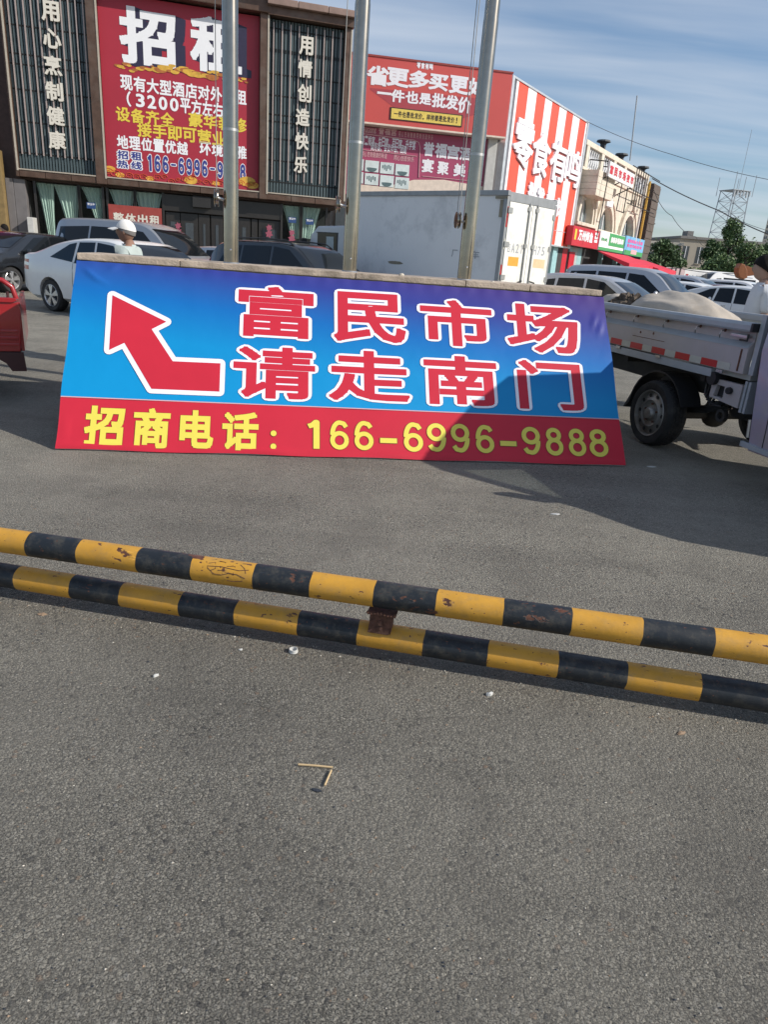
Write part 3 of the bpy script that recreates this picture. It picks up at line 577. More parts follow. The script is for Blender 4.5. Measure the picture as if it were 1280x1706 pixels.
for ch, q in zip('誉福宫酒店', ((706, 237, 724, 261), (725, 239, 745, 264), (745, 242, 766, 266), (766, 246, 786, 268), (788, 249, 806, 271))): Letters().char(ch, b_(*q), .49, .04, 5).build('title_character', 'mall_white', mm_)
for ch, q in zip('宴聚美好', ((703, 265, 723, 288), (729, 270, 748, 292), (756, 273, 776, 295), (786, 277, 804, 298))): Letters().char(ch, b_(*q), .49, .035, 5).build('title_character', 'mall_white', mm_)
Letters().line('YuFuGong', b_(597, 213, 627, 222), .49, .03, 5).build('lettering', 'mall_pink', mm_); Letters().line('誉福宫', b_(631, 213, 661, 226), .49, .03, 5).build('lettering', 'mall_pink', mm_)
Letters().line('用心烹制健康用情创造快乐', b_(664, 222, 722, 231), .49, .01, 4, .3).build('lettering', 'mall_pink', mm_)
Letters().line('承接：婚宴、生日宴、百日宴、升学宴', b_(596, 230, 693, 246), .49, .02, 4, .05).build('lettering', 'mall_white', mm_)
Letters().line('商务宴、会议年会、团建', b_(618, 240, 678, 254), .49, .02, 4, .05).build('lettering', 'mall_white', mm_)
Letters().line('用心烹制健康的味道', b_(602, 254, 645, 263), .49, .01, 4, .1).build('lettering', 'mall_pink', mm_); Letters().line('用心创造快乐', b_(656, 260, 690, 269), .49, .01, 4, .1).build('lettering', 'mall_pink', mm_)
def pl(pts, r=.02, mat='mall_pink'): MB().tube([(M_.xz(u, v, .48)[0], .485, M_.xz(u, v, .48)[1]) for u, v in pts], r, 5).build('printed_line', mat, mm_)
pl([(596, 222), (690, 234), (698, 238), (700, 246), (698, 296)]); pl([(596, 249), (695, 261)], .012); pl([(704, 294), (806, 304)], .012)
for r_ in range(2):
    for c_ in range(4):
        u0 = 583 + c_ * 25.3 + (-.5 if r_ else 0); v0 = 265 + c_ * 3.2 + r_ * 21.5
        q = b_(u0, v0, u0 + 23, v0 + 20); t_ = box('dish_photo', (q[0], .47, q[1] + .03, q[2], .495, q[3]), 'photo_tile', mm_)
        xm, zm = (q[0] + q[2]) / 2, (q[1] + q[3]) / 2; k = (q[2] - q[0]) / 2
        m = MB()
        if (r_ + c_) % 2: m.add([(xm + k * .75 * math.cos(a * math.pi / 8), .466, zm - .06 + k * .5 * math.sin(a * math.pi / 8) * (1 if a > 8 else .12)) for a in range(16)], [tuple(range(16))])
        else:
            for j in range(5): m.box(xm - k * .7 + j * k * .28, .464, zm - .05 * (j % 3), xm - k * .55 + j * k * .28, .468, zm + .12 + .03 * (j % 2))
        m.build('dish', 'photo_ink', t_)
sw = [M_.xz(u, v, .48) for u, v in ((585, 306), (640, 312), (690, 300), (740, 300), (810, 312), (810, 325), (585, 325))]
MB().add([(p[0], .488, p[1]) for p in sw], [tuple(range(7))]).build('cream_swirl', 'mall_cream', mm_)
box('pilaster', (M_.xz(814, 270)[0], .3, 0, M_.xz(829, 270)[0], .9, mzb), 'mall_pilaster', mall, bevel=.02); box('pilaster', (M_.xz(833, 270)[0], .35, 0, mx1 - .3, .9, mzb), 'pier_stone', mall)
box('shop_front', (mx0, .6, 0, M_.xz(812, 270)[0], .88, cz0 - .1), 'far_glass', mall)

# ================================================================== striped snack-shop panel
S_ = Frame(atY(856, 127, 36), 57.7)
st = thing('striped_panel', S_.o, S_.a, 'tall red and white striped shop panel with raised white characters', 'billboard')
sx1 = S_.xz(980, 204)[0]; sz1 = S_.xz(920, 166)[1]; sz0 = S_.xz(951, 415)[1]
cut = [165, 185, 248, 303, 360, 405, 455, 502, 545, 588, 630, 648]
cut = [S_.xz(820 + c / 4, 120 + (35 + (c - 165) * 300 / 483) / 4)[0] for c in cut]
for i in range(11): box('stripe', (cut[i] + (0 if i else .1), 0, sz0 + .08, cut[i + 1], .25, sz1 - .08), 'stripe_red' if i % 2 else 'stripe_white', st)
for q in ((-.15, -.05, sz0, .1, .4, sz1), (sx1 - .08, -.05, sz0, sx1 + .12, .4, sz1), (.1, -.05, sz1 - .08, sx1 - .08, .4, sz1), (.1, -.05, sz0, sx1 - .08, .4, sz0 + .08)): box('trim', q, 'panel_trim', st)
box('side_cladding', (-.6, .3, 0, -.16, 2.5, sz1 - .1), 'panel_trim', st)
box('wall', (-.1, .42, 0, sx1, 8, sz1 - .3), 'mall_wall', st)
cr_ = lambda x0, y0, x1, y1: (820 + x0 / 4, 120 + y0 / 4, 820 + x1 / 4, 120 + y1 / 4)
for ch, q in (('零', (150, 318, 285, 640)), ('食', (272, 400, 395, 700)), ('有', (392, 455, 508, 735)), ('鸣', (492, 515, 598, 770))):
    b5 = S_.box(*cr_(*q), -.12); Letters().char(ch, (b5[0] + .10, b5[1] - .12, b5[2] + .10, b5[3] - .12), -.006, .03, 4).build('character_shadow', 'mall_trim', st); Letters().char(ch, b5, -.10, .022, 4, depth=.09).build('character', 'mall_white', st)  # offset dark red copy paints the shadow along each letter's right and lower edge
for i, ch in enumerate('批发超市'):
    x0 = 243 + i * 58; y0 = 735 + i * 34; b5 = S_.box(*cr_(x0, y0, x0 + 50, y0 + 130), -.1); Letters().char(ch, b5, -.1, .05, 5, depth=.08).build('character', 'mall_white', st)
b5 = S_.box(*cr_(415, 1050, 505, 1080), -.02); box('caption_strip', (b5[0], -.02, b5[1] + .1, b5[2], -.005, b5[3] - .1), 'mall_pink', st)

# ================================================================== arched market building
A_ = Frame(atY(985, 234, 46), 58.8)
ar = thing('arched_market_building', A_.o, A_.a, 'cream stone two storey market building with three arched windows', 'building')
ax = lambda u, v, y=0: A_.xz(u, v, y)[0]
az = lambda u, v, y=0: A_.xz(u, v, y)[1]
AL = ax(1080, 296); zr = A_.xz(1030, 264)[1]; AX0 = -1.0
zw1 = zr - 1.55                       # top of wall under the balustrade
wins = []
for (ul, vl, ur, vr, ut, vt, ub, vb) in ((958, 345, 989, 365, 976, 300, 972, 372), (991, 350, 1026, 372, 1016, 322, 1008, 386), (1032, 365, 1060, 380, 1048, 338, 1046, 398)):
    x0, x1 = ax(ul, vl), ax(ur, vr); z1 = az(ut, vt); z0 = az(ub, vb); wins.append((max(x0, AX0 + .1), x1, z0, z1))
zbase = 4.1
# wall with arched openings
def flat(outer, holes, name, mat, parent, y0, y1):
    V, Fh, E = [], [], []
    for lp in [outer] + holes:
        k = len(V); V += [Vector(p) for p in lp]; E += [(k + i, k + (i + 1) % len(lp)) for i in range(len(lp))]
    r = delaunay_2d_cdt(V, E, [], 2, 1e-6)
    r2 = delaunay_2d_cdt(V, E, [], 3, 1e-6)
    T = [list(f) for f in r2[2]]; Vv = r2[0]
    # triangulate the ring safely
    r3 = delaunay_2d_cdt(V, E, [], 1, 1e-6); T = []; Vv = r3[0]
    def inside(pt, lp):
        c = False
        for i in range(len(lp)):
            (x1_, y1_), (x2_, y2_) = lp[i], lp[(i + 1) % len(lp)]
            if (y1_ > pt[1]) != (y2_ > pt[1]) and pt[0] < (x2_ - x1_) * (pt[1] - y1_) / (y2_ - y1_) + x1_: c = not c
        return c
    for f in r3[2]:
        c = sum((Vv[i] for i in f), Vector((0, 0))) / len(f)
        if inside(c, outer) and not any(inside(c, h) for h in holes): T.append(f)
    L_ = Letters(); L_.raw([(v.x, y0, v.y) for v in Vv], T, y1 - y0)
    return L_.build(name, mat, parent)
def arch(x0, x1, z0, z1, g=0.0, n=14):
    r_ = (x1 - x0) / 2 - g; c = (x0 + x1) / 2; zs = z1 - r_ * 1.15 - g
    return [(x0 + g, z0), (x1 - g, z0)] + [(c + r_ * math.cos(math.pi * i / n), zs + r_ * 1.15 * math.sin(math.pi * i / n)) for i in range(n + 1)]
holes = []
for (x0, x1, z0, z1) in wins:
    wd = x1 - x0; holes.append(arch(x0 + wd * .17, x1 - wd * .17, z0, z1 - wd * .17))
flat([(AX0, zbase), (AL, zbase), (AL, zw1), (AX0, zw1)], holes, 'wall', 'cream_stone', ar, 0, .35)
box('rear_block', (AX0, 1.2, 0, AL, 9, zw1 - .05), 'brown_stone', ar)
for k, (x0, x1, z0, z1) in enumerate(wins):
    wd = x1 - x0
    for d_, y_, m_ in ((0, -.22, 'cream_stone'), (.07, -.13, 'cream_stone')):
        o_ = arch(x0 + wd * d_, x1 - wd * d_, z0, z1 - wd * d_); i_ = arch(x0 + wd * (d_ + .09), x1 - wd * (d_ + .09), z0 - .01, z1 - wd * (d_ + .09))
        flat(o_, [i_], 'arch_moulding', m_, ar, y_, -.003)
    box('keystone', ((x0 + x1) / 2 - .22, -.36, z1 - .5, (x0 + x1) / 2 + .22, -.01, z1 + .25), 'cream_stone', ar, bevel=.04)
    box('sill', (x0 - .1, -.3, z0 - .2, x1 + .1, .3, z0 - .003), 'cream_stone', ar, bevel=.03)
    wn = box('window', (x0 + wd * .1, .38, z0, x1 - wd * .1, .42, z1 - wd * .1), 'window_glass', ar)
    xa, xb = x0 + wd * .17, x1 - wd * .17; zc = lerp(z0, z1, .62)
    for t in (0, .33, .66, 1): box('frame', (lerp(xa, xb, t) - .05, .28, z0, lerp(xa, xb, t) + .05, .379, z1 - wd * .25 if 0 < t < 1 else zc), 'white_frame', wn)
    box('frame', (xa, .26, zc - .06, xb, .378, zc + .06), 'white_frame', wn)
    box('blind', (lerp(xa, xb, .02), .36, z0 + .1, lerp(xa, xb, .32), .377, zc - .1), 'pale_blind', wn)
x0, x1, z0, z1 = wins[1]
box('air_conditioner', (lerp(x0, x1, .25), -.35, lerp(z0, z1, .62), lerp(x0, x1, .52), .2, lerp(z0, z1, .85)), 'white_frame', ar, bevel=.03)
# projecting parapet boxes and balustrade
bays = [(ax(974, 265), ax(1002, 283)), (ax(1063, 300), ax(1077, 318))]
for i, (x0, x1) in enumerate(bays):
    if i == 0:
        for k in range(4): box('parapet_stone', (x0, -1.0, zw1 - 1.35 + k * .34, x1, -.01, zw1 - 1.35 + k * .34 + .33), 'cream_stone', ar, bevel=.015)
zrail = zr
box('balustrade_rail', (AX0, -.12, zrail - .28, AL, .35, zrail), 'cream_stone', ar, bevel=.03); box('balustrade_foot', (AX0, -.1, zw1 + .0, AL, .3, zw1 + .16), 'cream_stone', ar, bevel=.02)
posts = [ax(979, 244), ax(1003, 262), ax(1023, 274), ax(1040, 286), ax(1057, 297), ax(1076, 310)]
for p_ in posts: box('balustrade_post', (p_ - .26, -.11, zw1 + .16, p_ + .26, .33, zrail - .28), 'cream_stone', ar, bevel=.02)
bm_ = MB().lathe([(.09, 0), (.10, .1), (.06, .2), (.13, .42), (.11, .6), (.05, .85), (.08, 1.0), (.09, 1.1)], n=8).mesh('baluster', 'white_frame', True)
for a, c in zip(posts, posts[1:]):
    n_ = int((c - a - .5) / .42)
    for i in range(n_):
        o = bpy.data.objects.new('baluster', bm_); COL.objects.link(o); o.parent = ar; o.location = (a + .26 + (c - a - .52) * (i + .5) / n_, .1, zw1 + .14)
box('roof_screen', (AX0, .8, zw1, AL, .9, zrail - .2), 'brown_stone', ar)
box('dark_pier', (ax(1079, 340), -.25, 0, ax(1090, 345), .9, zrail - .35), 'brown_stone', ar)
for k in range(9): box('pier_band', (ax(1079, 340) + .02, -.29, 3.4 + k * .55, ax(1090, 345) - .02, -.252, 3.4 + k * .55 + .48), 'brown_stone', ar)
for (u, mat, ub) in ((1081, 'pipe_yellow', 1068), (1074, 'pipe_white', 1062)):
    x_ = ax(u - 4, 340, -.5); MB().tube([(x_, -.5, 4.0), (x_, -.5, zrail - .5)], .085, 8).build('pipe', mat, ar, smooth=True)
for k in range(6):
    a = ax(1056 + k * 4, 318, -.7); MB().tube([(a, -.7, zw1 - 1.0), (a, -.7, zrail - .2)], .035, 5).build('scaffold_tube', 'dark_steel', ar)
for z_ in (zw1 - 1.0, zw1 - .1, zrail - .25): MB().tube([(ax(1050, 310, -.7), -.7, z_), (AL + 1.0, -.7, z_)], .035, 5).build('scaffold_tube', 'dark_steel', ar)
for (u, v) in ((1009, 238), (1039, 260), (1075, 281)):
    x_, z_ = A_.xz(u - 3, v, 1.5); m = MB(); m.lathe([(.2, -.12), (.25, -.05), (.48, .02), (.44, .13), (.1, .18)], (x_, 1.5, z_), n=12); m.box(x_ - .15, 1.35, z_ - 1.6, x_ + .15, 1.65, z_ - .12); m.build('roof_vent', 'hat_dark', ar)
mast = MB().tube([A_.world(*((lambda q: (q[0], 1.2, q[1]))(A_.xz(1050, 268, 1.2)))), atY(1062, 160, A_.world(A_.xz(1050, 268, 1.2)[0], 1.2).y)], .05, 6).build('roof_mast', 'tower_grey', None, label='thin lone mast rising from the arched building roof', cat='mast')
# white name sign on brackets
ws = thing('market_name_sign', A_.o, A_.a, 'white bracketed sign with red market name above the arches', 'sign')
wy = -1.3; x0, x1 = ax(1015.5, 283, wy), ax(1056.5, 302, wy); z0, z1 = az(1036, 305, wy), az(1036, 279, wy)
for i in range(6):
    box('panel', (lerp(x0, x1, i / 6) + .012, wy, z0, lerp(x0, x1, (i + 1) / 6) - .012, wy + .12, z1), 'white_frame', ws)
    Letters().char('富民市场夜市'[i], (lerp(x0, x1, (i + .12) / 6), lerp(z0, z1, .2), lerp(x0, x1, (i + .88) / 6), lerp(z0, z1, .8)), wy - .01, .05, 5).build('character', 'shop_red', ws)
for t in (.02, .5, .98):
    xx = lerp(x0, x1, t); MB().tube([(xx, -.02, z0 - .6), (xx, wy + .1, z0), (xx, wy + .14, z1), (xx, -.02, z1 + .1)], .04, 5).build('bracket', 'dark_steel', ws)
for (pts) in ([(lerp(x0, x1, .55), wy, z0 - .05), (lerp(x0, x1, .5), wy, z0 - 1.6), (lerp(x0, x1, .8), wy, z0 - 1.6), (lerp(x0, x1, .8), wy, z0 - .1)], [(lerp(x0, x1, 0), wy, z0), (lerp(x0, x1, -.05), wy, z0 - 3.4)]):
    MB().tube(pts, .035, 5).build('hanging_bar', 'dark_steel', ws)
# shop signs
fy = -.55
def shopsign(u0, u1, v0, v1, mat, label):
    um = (u0 + u1) / 2; vm = (v0 + v1) / 2
    q = (A_.xz(u0, vm, fy)[0], A_.xz(um, v1, fy)[1], A_.xz(u1, vm, fy)[0], A_.xz(um, v0, fy)[1])
    t = thing('shop_sign', A_.o, A_.a, label, 'sign', 'shop signs under the arches'); box('board', (q[0] + .03, fy, q[1], q[2] - .03, fy + .4, q[3]), mat, t); return t, q
t, q = shopsign(953.5, 998.5, 380.5, 412.5, 'shop_red', 'dark red grilled fish shop sign with white characters'); W_ = q[2] - q[0]; Hh = q[3] - q[1]
for i, ch in enumerate('万州烤鱼'): Letters().char(ch, (q[0] + W_ * (.2 + .14 * i), q[1] + Hh * .3, q[0] + W_ * (.2 + .14 * i + .13), q[1] + Hh * .85), fy - .01, .05, 5).build('character', 'poster_white', t)
for i in range(3): box('side_tag', (q[0] + W_ * .82, fy - .012, q[1] + Hh * (.35 + .2 * i), q[0] + W_ * .94, fy - .004, q[1] + Hh * (.5 + .2 * i)), 'poster_white', t)
box('side_tag', (q[0] + W_ * .07, fy - .012, q[1] + Hh * .3, q[0] + W_ * .13, fy - .004, q[1] + Hh * .85), 'poster_lemon', t)
t, q = shopsign(998.5, 1041, 389, 420, 'poster_white', 'white and green shop sign beside the dark red one'); W_ = q[2] - q[0]; Hh = q[3] - q[1]
box('green_field', (q[0] + W_ * .35, fy - .008, q[1] + Hh * .3, q[2] - .05, fy - .002, q[3] - .02), 'shop_green', t); box('green_foot', (q[0] + .05, fy - .008, q[1], q[2] - .05, fy - .002, q[1] + Hh * .16), 'shop_green', t)
Letters().line('麻辣砂锅串串', (q[0] + W_ * .42, q[1] + Hh * .48, q[2] - W_ * .06, q[1] + Hh * .82), fy - .014, .05, 5).build('lettering', 'poster_white', t)
Letters().line('特色小吃', (q[0] + W_ * .06, q[1] + Hh * .48, q[0] + W_ * .28, q[1] + Hh * .68), fy - .014, .05, 5).build('lettering', 'shop_green', t)
t, q = shopsign(1041, 1073, 396, 427, 'shop_blue', 'pale blue shop sign with pink lettering next to the dark pier'); W_ = q[2] - q[0]; Hh = q[3] - q[1]
Letters().line('烧烤海鲜大排档', (q[0] + W_ * .1, q[1] + Hh * .66, q[2] - W_ * .1, q[1] + Hh * .86), fy - .01, .06, 5).build('lettering', 'shop_magenta', t); Letters().line('欢迎光临夜市', (q[0] + W_ * .1, q[1] + Hh * .42, q[2] - W_ * .1, q[1] + Hh * .6), fy - .01, .06, 5).build('lettering', 'shop_magenta', t)
box('green_foot', (q[0] + .05, fy - .008, q[1], q[2] - .05, fy - .002, q[1] + Hh * .25), 'shop_green', t); box('pink_print', (q[0] + W_ * .35, fy - .012, q[1] + Hh * .08, q[0] + W_ * .65, fy - .009, q[1] + Hh * .32), 'mall_pink', t)
# ground floor shops
box('shop_interior', (AX0, .9, 0, AL, 1.1, zbase), 'shop_interior', ar)
for (u0, u1, m_) in ((926, 934, 'shop_aqua'), (934, 942, 'shop_interior'), (942, 950, 'shop_red'), (953, 958, 'shop_aqua'), (958, 967, 'pale_blind'), (967, 974, 'shop_aqua'), (974, 988, 'shop_interior')):
    box('shop_panel', (ax(u0, 430), .2, 0, ax(u1, 430) - .03, .5, 3.0), m_, ar)
box('shop_notice', (ax(953, 425), .14, 1.7, ax(962, 425), .19, 2.7), 'shop_red', ar)
for u in (1005, 1030, 1052, 1072): box('shop_post', (ax(u, 440) - .1, .1, 0, ax(u, 440) + .1, .4, 3.0), 'shop_aqua', ar)
for k, (u0, u1, d_) in enumerate(((994, 1045, 2.2), (1040, 1074, 2.6))):
    aw = thing('awning', A_.o, A_.a, ('long' if k == 0 else 'far shorter') + ' red fabric awning below the ' + ('green' if k == 0 else 'pale blue') + ' shop sign', 'awning', 'red awnings'); xa, xb = ax(u0, 425, fy), ax(u1, 430, fy)
    zt = 2.95 - .12 * k; n_ = 6
    for i in range(n_):
        a, b2 = lerp(xa, xb, i / n_), lerp(xa, xb, (i + 1) / n_)
        MB().add([(a, fy - .05, zt), (b2, fy - .05, zt), (b2, fy - d_, zt - .65), (a, fy - d_, zt - .65), (a, fy - .05, zt - .04), (b2, fy - .05, zt - .04), (b2, fy - d_, zt - .95), (a, fy - d_, zt - .95)], [(0, 1, 2, 3), (2, 3, 7, 6), (4, 5, 6, 7), (0, 3, 7, 4), (1, 2, 6, 5)]).build('fabric_strip', 'awning_red', aw)
    for a in (xa + .1, xb - .1): MB().tube([(a, fy - d_ + .05, 0), (a, fy - d_ + .05, zt - .7)], .04, 6).build('post', 'pipe_white', aw)

# ================================================================== leaning direction sign
BL, BR = gnd(92, 750), gnd(1042, 778)
SE = (BR - BL).normalized(); SW = (BR - BL).length; LEAN = 36.5; SH = 1.615
sroot_rot = Matrix.Rotation(math.atan2(SE.y, SE.x), 3, 'Z') @ Matrix.Rotation(rad(-LEAN), 3, 'X')
SU = sroot_rot @ Vector((0, 0, 1)); SN = sroot_rot @ Vector((0, 1, 0))
SO = BL + Vector((0, 0, .012)) - SN * 0.0
def sp(u, v):
    p = onplane(u, v, SO, SN) - SO; return p.dot(SE), p.dot(SU)
def sbox(u0, v0, u1, v1):
    uc, vc = (u0 + u1) / 2, (v0 + v1) / 2
    return (sp(u0, vc)[0], sp(uc, v1)[1], sp(u1, vc)[0], sp(uc, v0)[1])
sg = thing('direction_sign', SO, 0, 'big blue and red market direction sign leaning on the flagpole plinth', 'sign', rot=sroot_rot.to_euler())
def sdisp(x, z):                        # slack of the printed cloth
    q = .0016 * math.sin(x * 3.1 + z * 2.0) + .0012 * math.sin(x * 7.3 - z * 5.0)
    return q
def sheet(z0, z1, mat, name, nx=200, nz_=64):
    m = MB(); vs = []
    for j in range(nz_ + 1):
        for i in range(nx + 1):
            x, z = SW * i / nx, lerp(z0, z1, j / nz_); y = sdisp(x, z)
            # creases pulled at the top corners and puckers along the top edge
            for (cxx, czz, sl_, a_) in ((.12, 1.50, -.9, .009), (.19, 1.45, -.55, .007), (.30, 1.575, .8, .005), (4.40, 1.36, 3.0, .006), (4.45, 1.30, 3.5, .006)):
                dd = (x - cxx) * .5 + (z - czz); al = abs((x - cxx) - (z - czz) / sl_) if abs(sl_) > .01 else 9
                y -= 1.8 * a_ * math.exp(-((al / .022) ** 2)) * math.exp(-(((x - cxx) / .07) ** 2 + ((z - czz) / .07) ** 2))
            if z0 == 0: y -= .004 * math.exp(-((z - .03) / .02) ** 2) * (1 + math.sin(x * 5) + .6 * math.sin(x * 13)); y -= .006 * math.exp(-((x - .05) / .012) ** 2 - ((z - .16) / .09) ** 2)
            y += .002 * math.sin(x * 40) * max(0, (z - 1.5) / .1) if z > 1.5 else 0
            e_ = 0
            if i == 0: e_ = .004 * math.sin(z * 9)
            if i == nx: e_ = .005 * math.sin(z * 7 + 1)
            zz = z + (.004 * math.sin(x * 6) if (j == 0 and z0 == 0) else 0)
            vs.append((x + e_, y, zz))
    m.add(vs, [(j * (nx + 1) + i, j * (nx + 1) + i + 1, (j + 1) * (nx + 1) + i + 1, (j + 1) * (nx + 1) + i) for j in range(nz_) for i in range(nx)])
    return m.build(name, mat, sg, smooth=True, angle=80)
zl, zr_ = sp(102, 663)[1], sp(1031, 697)[1]; zband = (zl + zr_) / 2
sheet(zband, SH, 'sign_blue_print', 'blue_cloth'); sheet(0, zband, 'sign_red', 'red_cloth', 160, 24)
box('backing', (.01, .012, .005, SW - .01, .045, SH - .003), 'sign_back', sg)
box('band_line', (.0, -.0045, zband - .004, SW, -.003, zband + .004), 'mall_pink', sg)
def sflat(name, mat, V, F, y): # flat print that follows the cloth
    MB().add([(v[0], sdisp(v[0], v[1]) - y, v[1]) for v in V], F).build(name, mat, sg)
def sign_char(ch, px, layers):
    b = sbox(*px); R = bounds(glyph(ch, layers[0][0], 8)[0])
    for w_, mat, y in layers:
        V, F = glyph(ch, w_, 4 if mat == layers[-1][1] and not ch.isdigit() else 8)
        kx = (b[2] - b[0]) / (R[2] - R[0]); kz = (b[3] - b[1]) / (R[3] - R[1])
        sflat('character' if mat != layers[-1][1] else 'character_face', mat, [(b[0] + (v.x - R[0]) * kx, b[1] + (v.y - R[1]) * kz) for v in V], F, y)
big = (('富', (390, 475, 529, 567)), ('民', (551, 485, 681, 575)), ('市', (695, 498, 826, 581)), ('场', (839.5, 505, 968.5, 591.5)), ('请', (382, 574.5, 531.5, 669)), ('走', (542.5, 581.5, 687, 672.5)), ('南', (701, 590.5, 834.5, 679.5)), ('门', (857.5, 599, 975, 687)))
for ch, px in big: sign_char(ch, px, ((.0715, 'sign_ink', .0022), (.0675, 'sign_white', .0030), (.026, 'sign_red', .0038)))
yl = ((.047, 'sign_brown', .003), (.036, 'sign_yellow', .004))
for ch, px in (('招', (140, 676, 207.5, 745.5)), ('商', (221, 680, 284, 748)), ('电', (299, 683.5, 356.5, 748)), ('话', (369.5, 686.5, 431.5, 751.5)), (':', (450, 717, 461.5, 750)), ('1', (511, 699, 533.5, 748.5)), ('6', (549.5, 700, 582, 750)), ('6', (590, 701, 623, 751)), ('-', (632, 729.5, 663, 739.5)), ('6', (672, 703.5, 705.5, 753.5)), ('9', (711, 705, 744, 753.5)), ('9', (751, 706, 783, 755)), ('6', (792, 708, 823.5, 756)), ('-', (832, 734.5, 862, 744.5)), ('9', (869, 711, 901, 758.5)), ('8', (908.5, 712.5, 938.5, 760)), ('8', (946.5, 714, 976.5, 761)), ('8', (981, 715, 1013.5, 762))):
    w2 = yl if ch.isalnum() and not ch.isdigit() else ((.018, 'sign_brown', .003), (.003, 'sign_yellow', .004)) if ch.isdigit() else ((.03, 'sign_brown', .003), (.015, 'sign_yellow', .004))
    sign_char(ch, px, w2)
ap = [sp(80 + x / 4, 420 + y / 4) for x, y in ((430, 290), (790, 468), (692, 517), (832, 730), (1150, 745), (1143, 933), (690, 913), (510, 608), (408, 655))]
def poly_tris(pts):
    V = [Vector(p) for p in pts]; k = len(V); r = delaunay_2d_cdt(V, [(i, (i + 1) % k) for i in range(k)], [], 1, 1e-6); T = []
    for f in r[2]:
        c = sum((r[0][i] for i in f), Vector((0, 0))) / 3; ins = False
        for i in range(k):
            (x1, y1), (x2, y2) = pts[i], pts[(i + 1) % k]
            if (y1 > c.y) != (y2 > c.y) and c.x < (x2 - x1) * (c.y - y1) / (y2 - y1) + x1: ins = not ins
        if ins: T.append(f)
    return r[0], T
aV, aF = poly_tris(ap)
for w_, mat, y, nm in ((.0405, 'sign_ink', .003, 'arrow_edge'), (.0385, 'sign_white', .0038, 'arrow_outline'), (.0, 'sign_red', .0048, 'arrow')):
    V, F = fatten(aV, aF, w_, 12) if w_ else (aV, aF); sflat(nm, mat, V, F, y)

# ================================================================== flagpole plinth
T0, T1 = onplane(128, 432, SO, SN), onplane(1003, 491, SO, SN)
ptop = 1.358; pth = .052
pe = Vector((SE.x, SE.y, 0)); pb = Vector((-SE.y, SE.x, 0))
PO = SO + pb * ((T0 - SO).dot(pb) + .035)
pl_ = thing('flagpole_plinth', PO, math.atan2(SE.y, SE.x), 'long beige stone plinth with coping slabs under the three flagpoles', 'plinth')
PF = Frame(PO, math.degrees(math.atan2(SE.y, SE.x)))
pxa, pxb = PF.xz(129, 432)[0], PF.xz(1002, 491)[0]
box('body', (pxa + .09, .03, 0, pxb - .09, .62, ptop - pth - .002), 'plinth_stone', pl_)
ncop = 5; xs_ = [pxa, PF.xz(300, 444)[0] , PF.xz(592, 463)[0], PF.xz(775, 476)[0], PF.xz(882, 484)[0], pxb]
for i in range(5):
    m = MB().box(xs_[i] + .003, -.02 + .003 * (i % 2), ptop - pth, xs_[i + 1] - .003, .68, ptop - .002 * (i % 3)); m.build('coping_slab', 'coping_stone', pl_, bevel=.008)
stn = MB().ball((0, 0, .016), .02, 7, (1.1, .9, .8))
for i, v_ in enumerate(stn.v): stn.v[i] = tuple(c * (1 + .25 * math.sin(i * 2.7)) for c in v_[:2]) + (v_[2],)
q = PF.world(PF.xz(671, 461)[0], .06, ptop); so_ = stn.build('crumb_of_stone', 'pebble', None, label='pale pebble lying on the stone coping between two poles', cat='pebble'); so_.location = q
q = PF.world(PF.xz(823, 476)[0], .05, ptop); so2 = so_.copy(); COL.objects.link(so2); so2.location = q; so2.scale = (.7,) * 3; so2['label'] = 'smaller tan crumb on the coping right of the last pole'

# ================================================================== flagpoles
for i, (ub, vb, ut, reel, lab) in enumerate(((385.5, 443, 383.5, (361, 330), 'leftmost of the three steel flagpoles'), (582, 460, 602, (563, 341), 'middle one of the three steel flagpoles'), (772.5, 473, 823, (763, 367), 'right steel flagpole with a round cleat on its left'))):
    x_ = PF.xz(ub, vb, .22)[0]; base = PF.world(x_, .22, ptop - .001)
    fp = thing('flagpole', base, PF.a, lab, 'flagpole', 'flagpoles on the plinth')
    MB().lathe([(.062, 0), (.062, 2.0), (.060, 2.02), (.056, 5), (.048, 9.5)], n=28).build('pole', 'steel', fp, smooth=True)
    MB().lathe([(.0635, 1.02), (.0635, 1.04)], n=24).build('weld_ring', 'steel_dull', fp, smooth=True)
    MB().lathe([(.075, 0), (.075, .008), (.064, .02)], n=24).build('base_ring', 'steel_dull', fp, smooth=True)
    rx, rz_ = PF.xz(*reel, .2); rx -= x_; rz_ -= ptop
    rl = MB().lathe([(.008, -.018), (.066, -.018), (.07, -.012), (.045, -.006), (.045, .006), (.07, .012), (.066, .018), (.008, .018)], (rx, -.02, rz_), 'x', 24).build('halyard_reel', 'steel', fp, smooth=True)
    MB().tube([(rx + .015, -.02, rz_), (-.05, -.01, rz_ - .012)], .012, 8).build('reel_arm', 'steel_dull', fp)
    MB().ball((0, -.062, .12), .009, 6).build('screw', 'chrome', fp)
    for dx_ in (-.045, .045) if i == 2 else (-.0,):
        MB().tube([(rx + .0, -.02 + dx_, rz_ + .05)] + [(lerp(rx, -.16 if i == 2 else -.08, t), -.02 + dx_ + .01 * math.sin(t * 9), lerp(rz_ + .05, 9.3, t)) for t in (.1, .3, .5, .7, 1)], .0035, 5).build('halyard', 'rope', fp)

